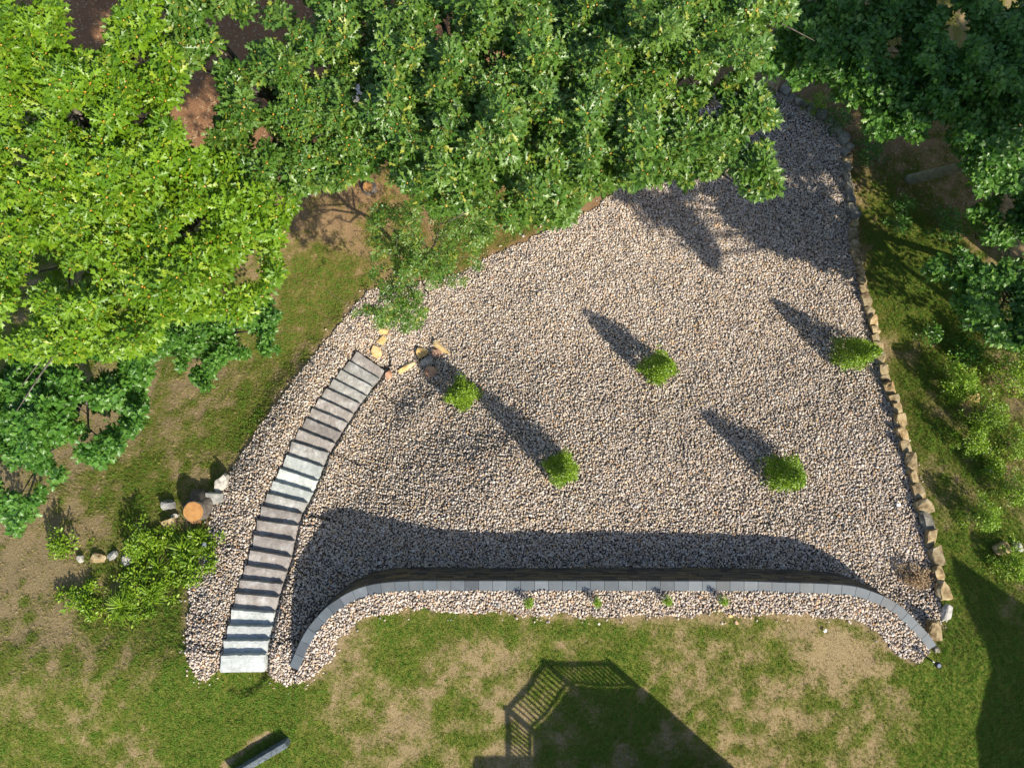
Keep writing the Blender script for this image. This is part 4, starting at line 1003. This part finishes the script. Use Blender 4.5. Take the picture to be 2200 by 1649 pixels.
# fallen oak leaves under the trees
rg = np.random.default_rng(15); n = 5200; fx = np.concatenate([rg.uniform(-60, 760, n), rg.uniform(1750, 2250, 1800)]); fy = np.concatenate([rg.uniform(-60, 420, n), rg.uniform(150, 520, 1800)])
x_, y_, z_ = gnd(fx, fy); k = (litter(x_, y_) > .25) & ~gravel_mask(x_, y_); P = np.stack([x_, y_, z_ + .02], -1)[k]
fl = merged('fallen_leaves', OAKL[0], OAKL[1], rand_rot(len(P), .35, .09, .16), P, {'tint': RNG.random(len(P))}, None, L_DRYP)
tag(fl, 'brown fallen leaves lying under the oaks and maples', 'fallen leaves', kind='stuff')

# ================================================================ HOUSE AND DECK (beyond the frame, they cast the long shadows)
sx, sy = SUNDIR.x / SUNDIR.z, SUNDIR.y / SUNDIR.z
ZD = 3.55; ZR = ZD + .92
wood, t_, p_ = mat('deck_wood', .8); n = noise(t_, 8, 5, gpos(t_)); t_.links.new(ramp(t_, [(.3, (.20, .13, .08)), (.7, (.36, .26, .17))], n.outputs[0]).outputs[0], p_.inputs[0])
siding, t_, p_ = mat('house_siding', .7); p_.inputs['Base Color'].default_value = (.55, .53, .48, 1)
roofm, t_, p_ = mat('roof_shingle', .9); n = noise(t_, 12, 5, gpos(t_)); t_.links.new(ramp(t_, [(.3, (.05, .05, .05)), (.7, (.11, .10, .10))], n.outputs[0]).outputs[0], p_.inputs[0])
glass, t_, p_ = mat('window_glass', .1); p_.inputs['Base Color'].default_value = (.05, .07, .09, 1)
def caster(px, py, z):
    x, y = P0(px, py, 0.0); return Vector((x + sx * z, y + sy * z, z))
deck = thing('deck', 'raised timber deck with railings whose shadow falls across the lawn', 'deck', (0, 0, 0))
rail_px = [(1045, 1900), (1097, 1900), (1089, 1522), (1172, 1424), (1311, 1424), (1400, 1500), (1800, 1850)]
R_ = [caster(x, y, ZR) for x, y in rail_px[1:]]
mb = MB()
fl_ = [Vector((v.x, v.y, ZD)) for v in R_] 
top = [Vector((v.x, v.y, ZD)) for v in R_]; bot = [Vector((v.x, v.y, ZD - .25)) for v in R_]; nR = len(R_)
mb.add(([*top, *bot], [tuple(range(nR - 1, -1, -1)), tuple(range(nR, 2 * nR))] + [(i, (i + 1) % nR, nR + (i + 1) % nR, nR + i) for i in range(nR)])); mb.obj('floor', wood, deck)
rails = MB(); bal = MB(); 
for i in range(nR - 1):
    a, b = R_[i], R_[i + 1]; d = (b - a); L = d.length; d.normalize(); pn = Vector((-d.y, d.x, 0))
    for zt, hh, wd in ((ZR, .05, .065), (ZD + .12, .04, .03)):
        A = Vector((a.x, a.y, zt)); B = Vector((b.x, b.y, zt)); q = [A - pn * wd, B - pn * wd, B + pn * wd, A + pn * wd]
        rails.add(([*[v - Vector((0, 0, hh)) for v in q], *q], [(0, 3, 2, 1), (4, 5, 6, 7), (0, 1, 5, 4), (1, 2, 6, 5), (2, 3, 7, 6), (3, 0, 4, 7)]))
    for k_ in range(int(L / .125)):
        c = a + d * (k_ * .125 + .06); V, F = box(c.x - .019, c.x + .019, c.y - .019, c.y + .019, ZD + .1, ZR - .04); bal.add((V, F))
    V, F = box(a.x - .055, a.x + .055, a.y - .055, a.y + .055, 0, ZR + .1); MB().add((V, F)).obj('post', wood, deck)
rails.obj('railing', wood, deck); bal.obj('balusters', wood, deck)
hs = thing('house', 'pale house wall beside the deck at the bottom, outside the picture', 'house', (0, 0, 0))
a = caster(1045, 1624, 5.5)
V, F = box(a.x, a.x + 5.2, a.y - 8, a.y, 0, 5.5); mesh_obj('wall', V, F, siding, hs)
V = [(a.x - .3, a.y + .0, 5.5), (a.x + 5.5, a.y + .0, 5.5), (a.x + 5.5, a.y - 8.3, 5.5), (a.x - .3, a.y - 8.3, 5.5), (a.x - .3, a.y - 4.2, 6.6), (a.x + 5.5, a.y - 4.2, 6.6)]
mesh_obj('roof', V, [(0, 1, 5, 4), (2, 3, 4, 5), (3, 0, 4), (1, 2, 5), (0, 3, 2, 1)], roofm, hs)
for k_ in range(3):
    V, F = box(a.x + .5 + k_ * 1.6, a.x + 1.5 + k_ * 1.6, a.y, a.y + .05, 1.0, 2.4); mesh_obj('window', V, F, glass, hs)
# unseen house lower right: footprint shaped to its shadow over the lower right corner
h2 = thing('unseen_house', 'unseen house shaped to the shadow over the lower right corner, outside the picture', 'building', (0, 0, 0))
def caster2(px, py, z):
    q = g1(px, py); return Vector((q.x + sx * (z - q.z), q.y + sy * (z - q.z), 0))
ft = [caster2(2043, 1190, 6.0), caster2(2240, 1325, 6.0), caster2(2700, 1600, 6.0), caster2(2700, 2300, 6.0), caster2(2120, 1950, 6.0), caster2(2094, 1575, 6.0), caster2(2071, 1300, 6.0)]
nf = len(ft); cc = sum(ft, Vector((0, 0, 0))) / nf
V = [(v.x, v.y, 0) for v in ft] + [(v.x, v.y, 6.0) for v in ft]
mesh_obj('wall', V, [tuple(range(nf)), tuple(range(2 * nf - 1, nf - 1, -1))] + [(i, nf + i, nf + (i + 1) % nf, (i + 1) % nf) for i in range(nf)], siding, h2)
V = [(v.x, v.y, 6.004) for v in ft] + [tuple(v.lerp(cc, .5) + Vector((0, 0, 7.4))) for v in ft]
mesh_obj('roof', V, [tuple(range(nf)), tuple(range(2 * nf - 1, nf - 1, -1))] + [(i, nf + i, nf + (i + 1) % nf, (i + 1) % nf) for i in range(nf)], roofm, h2)
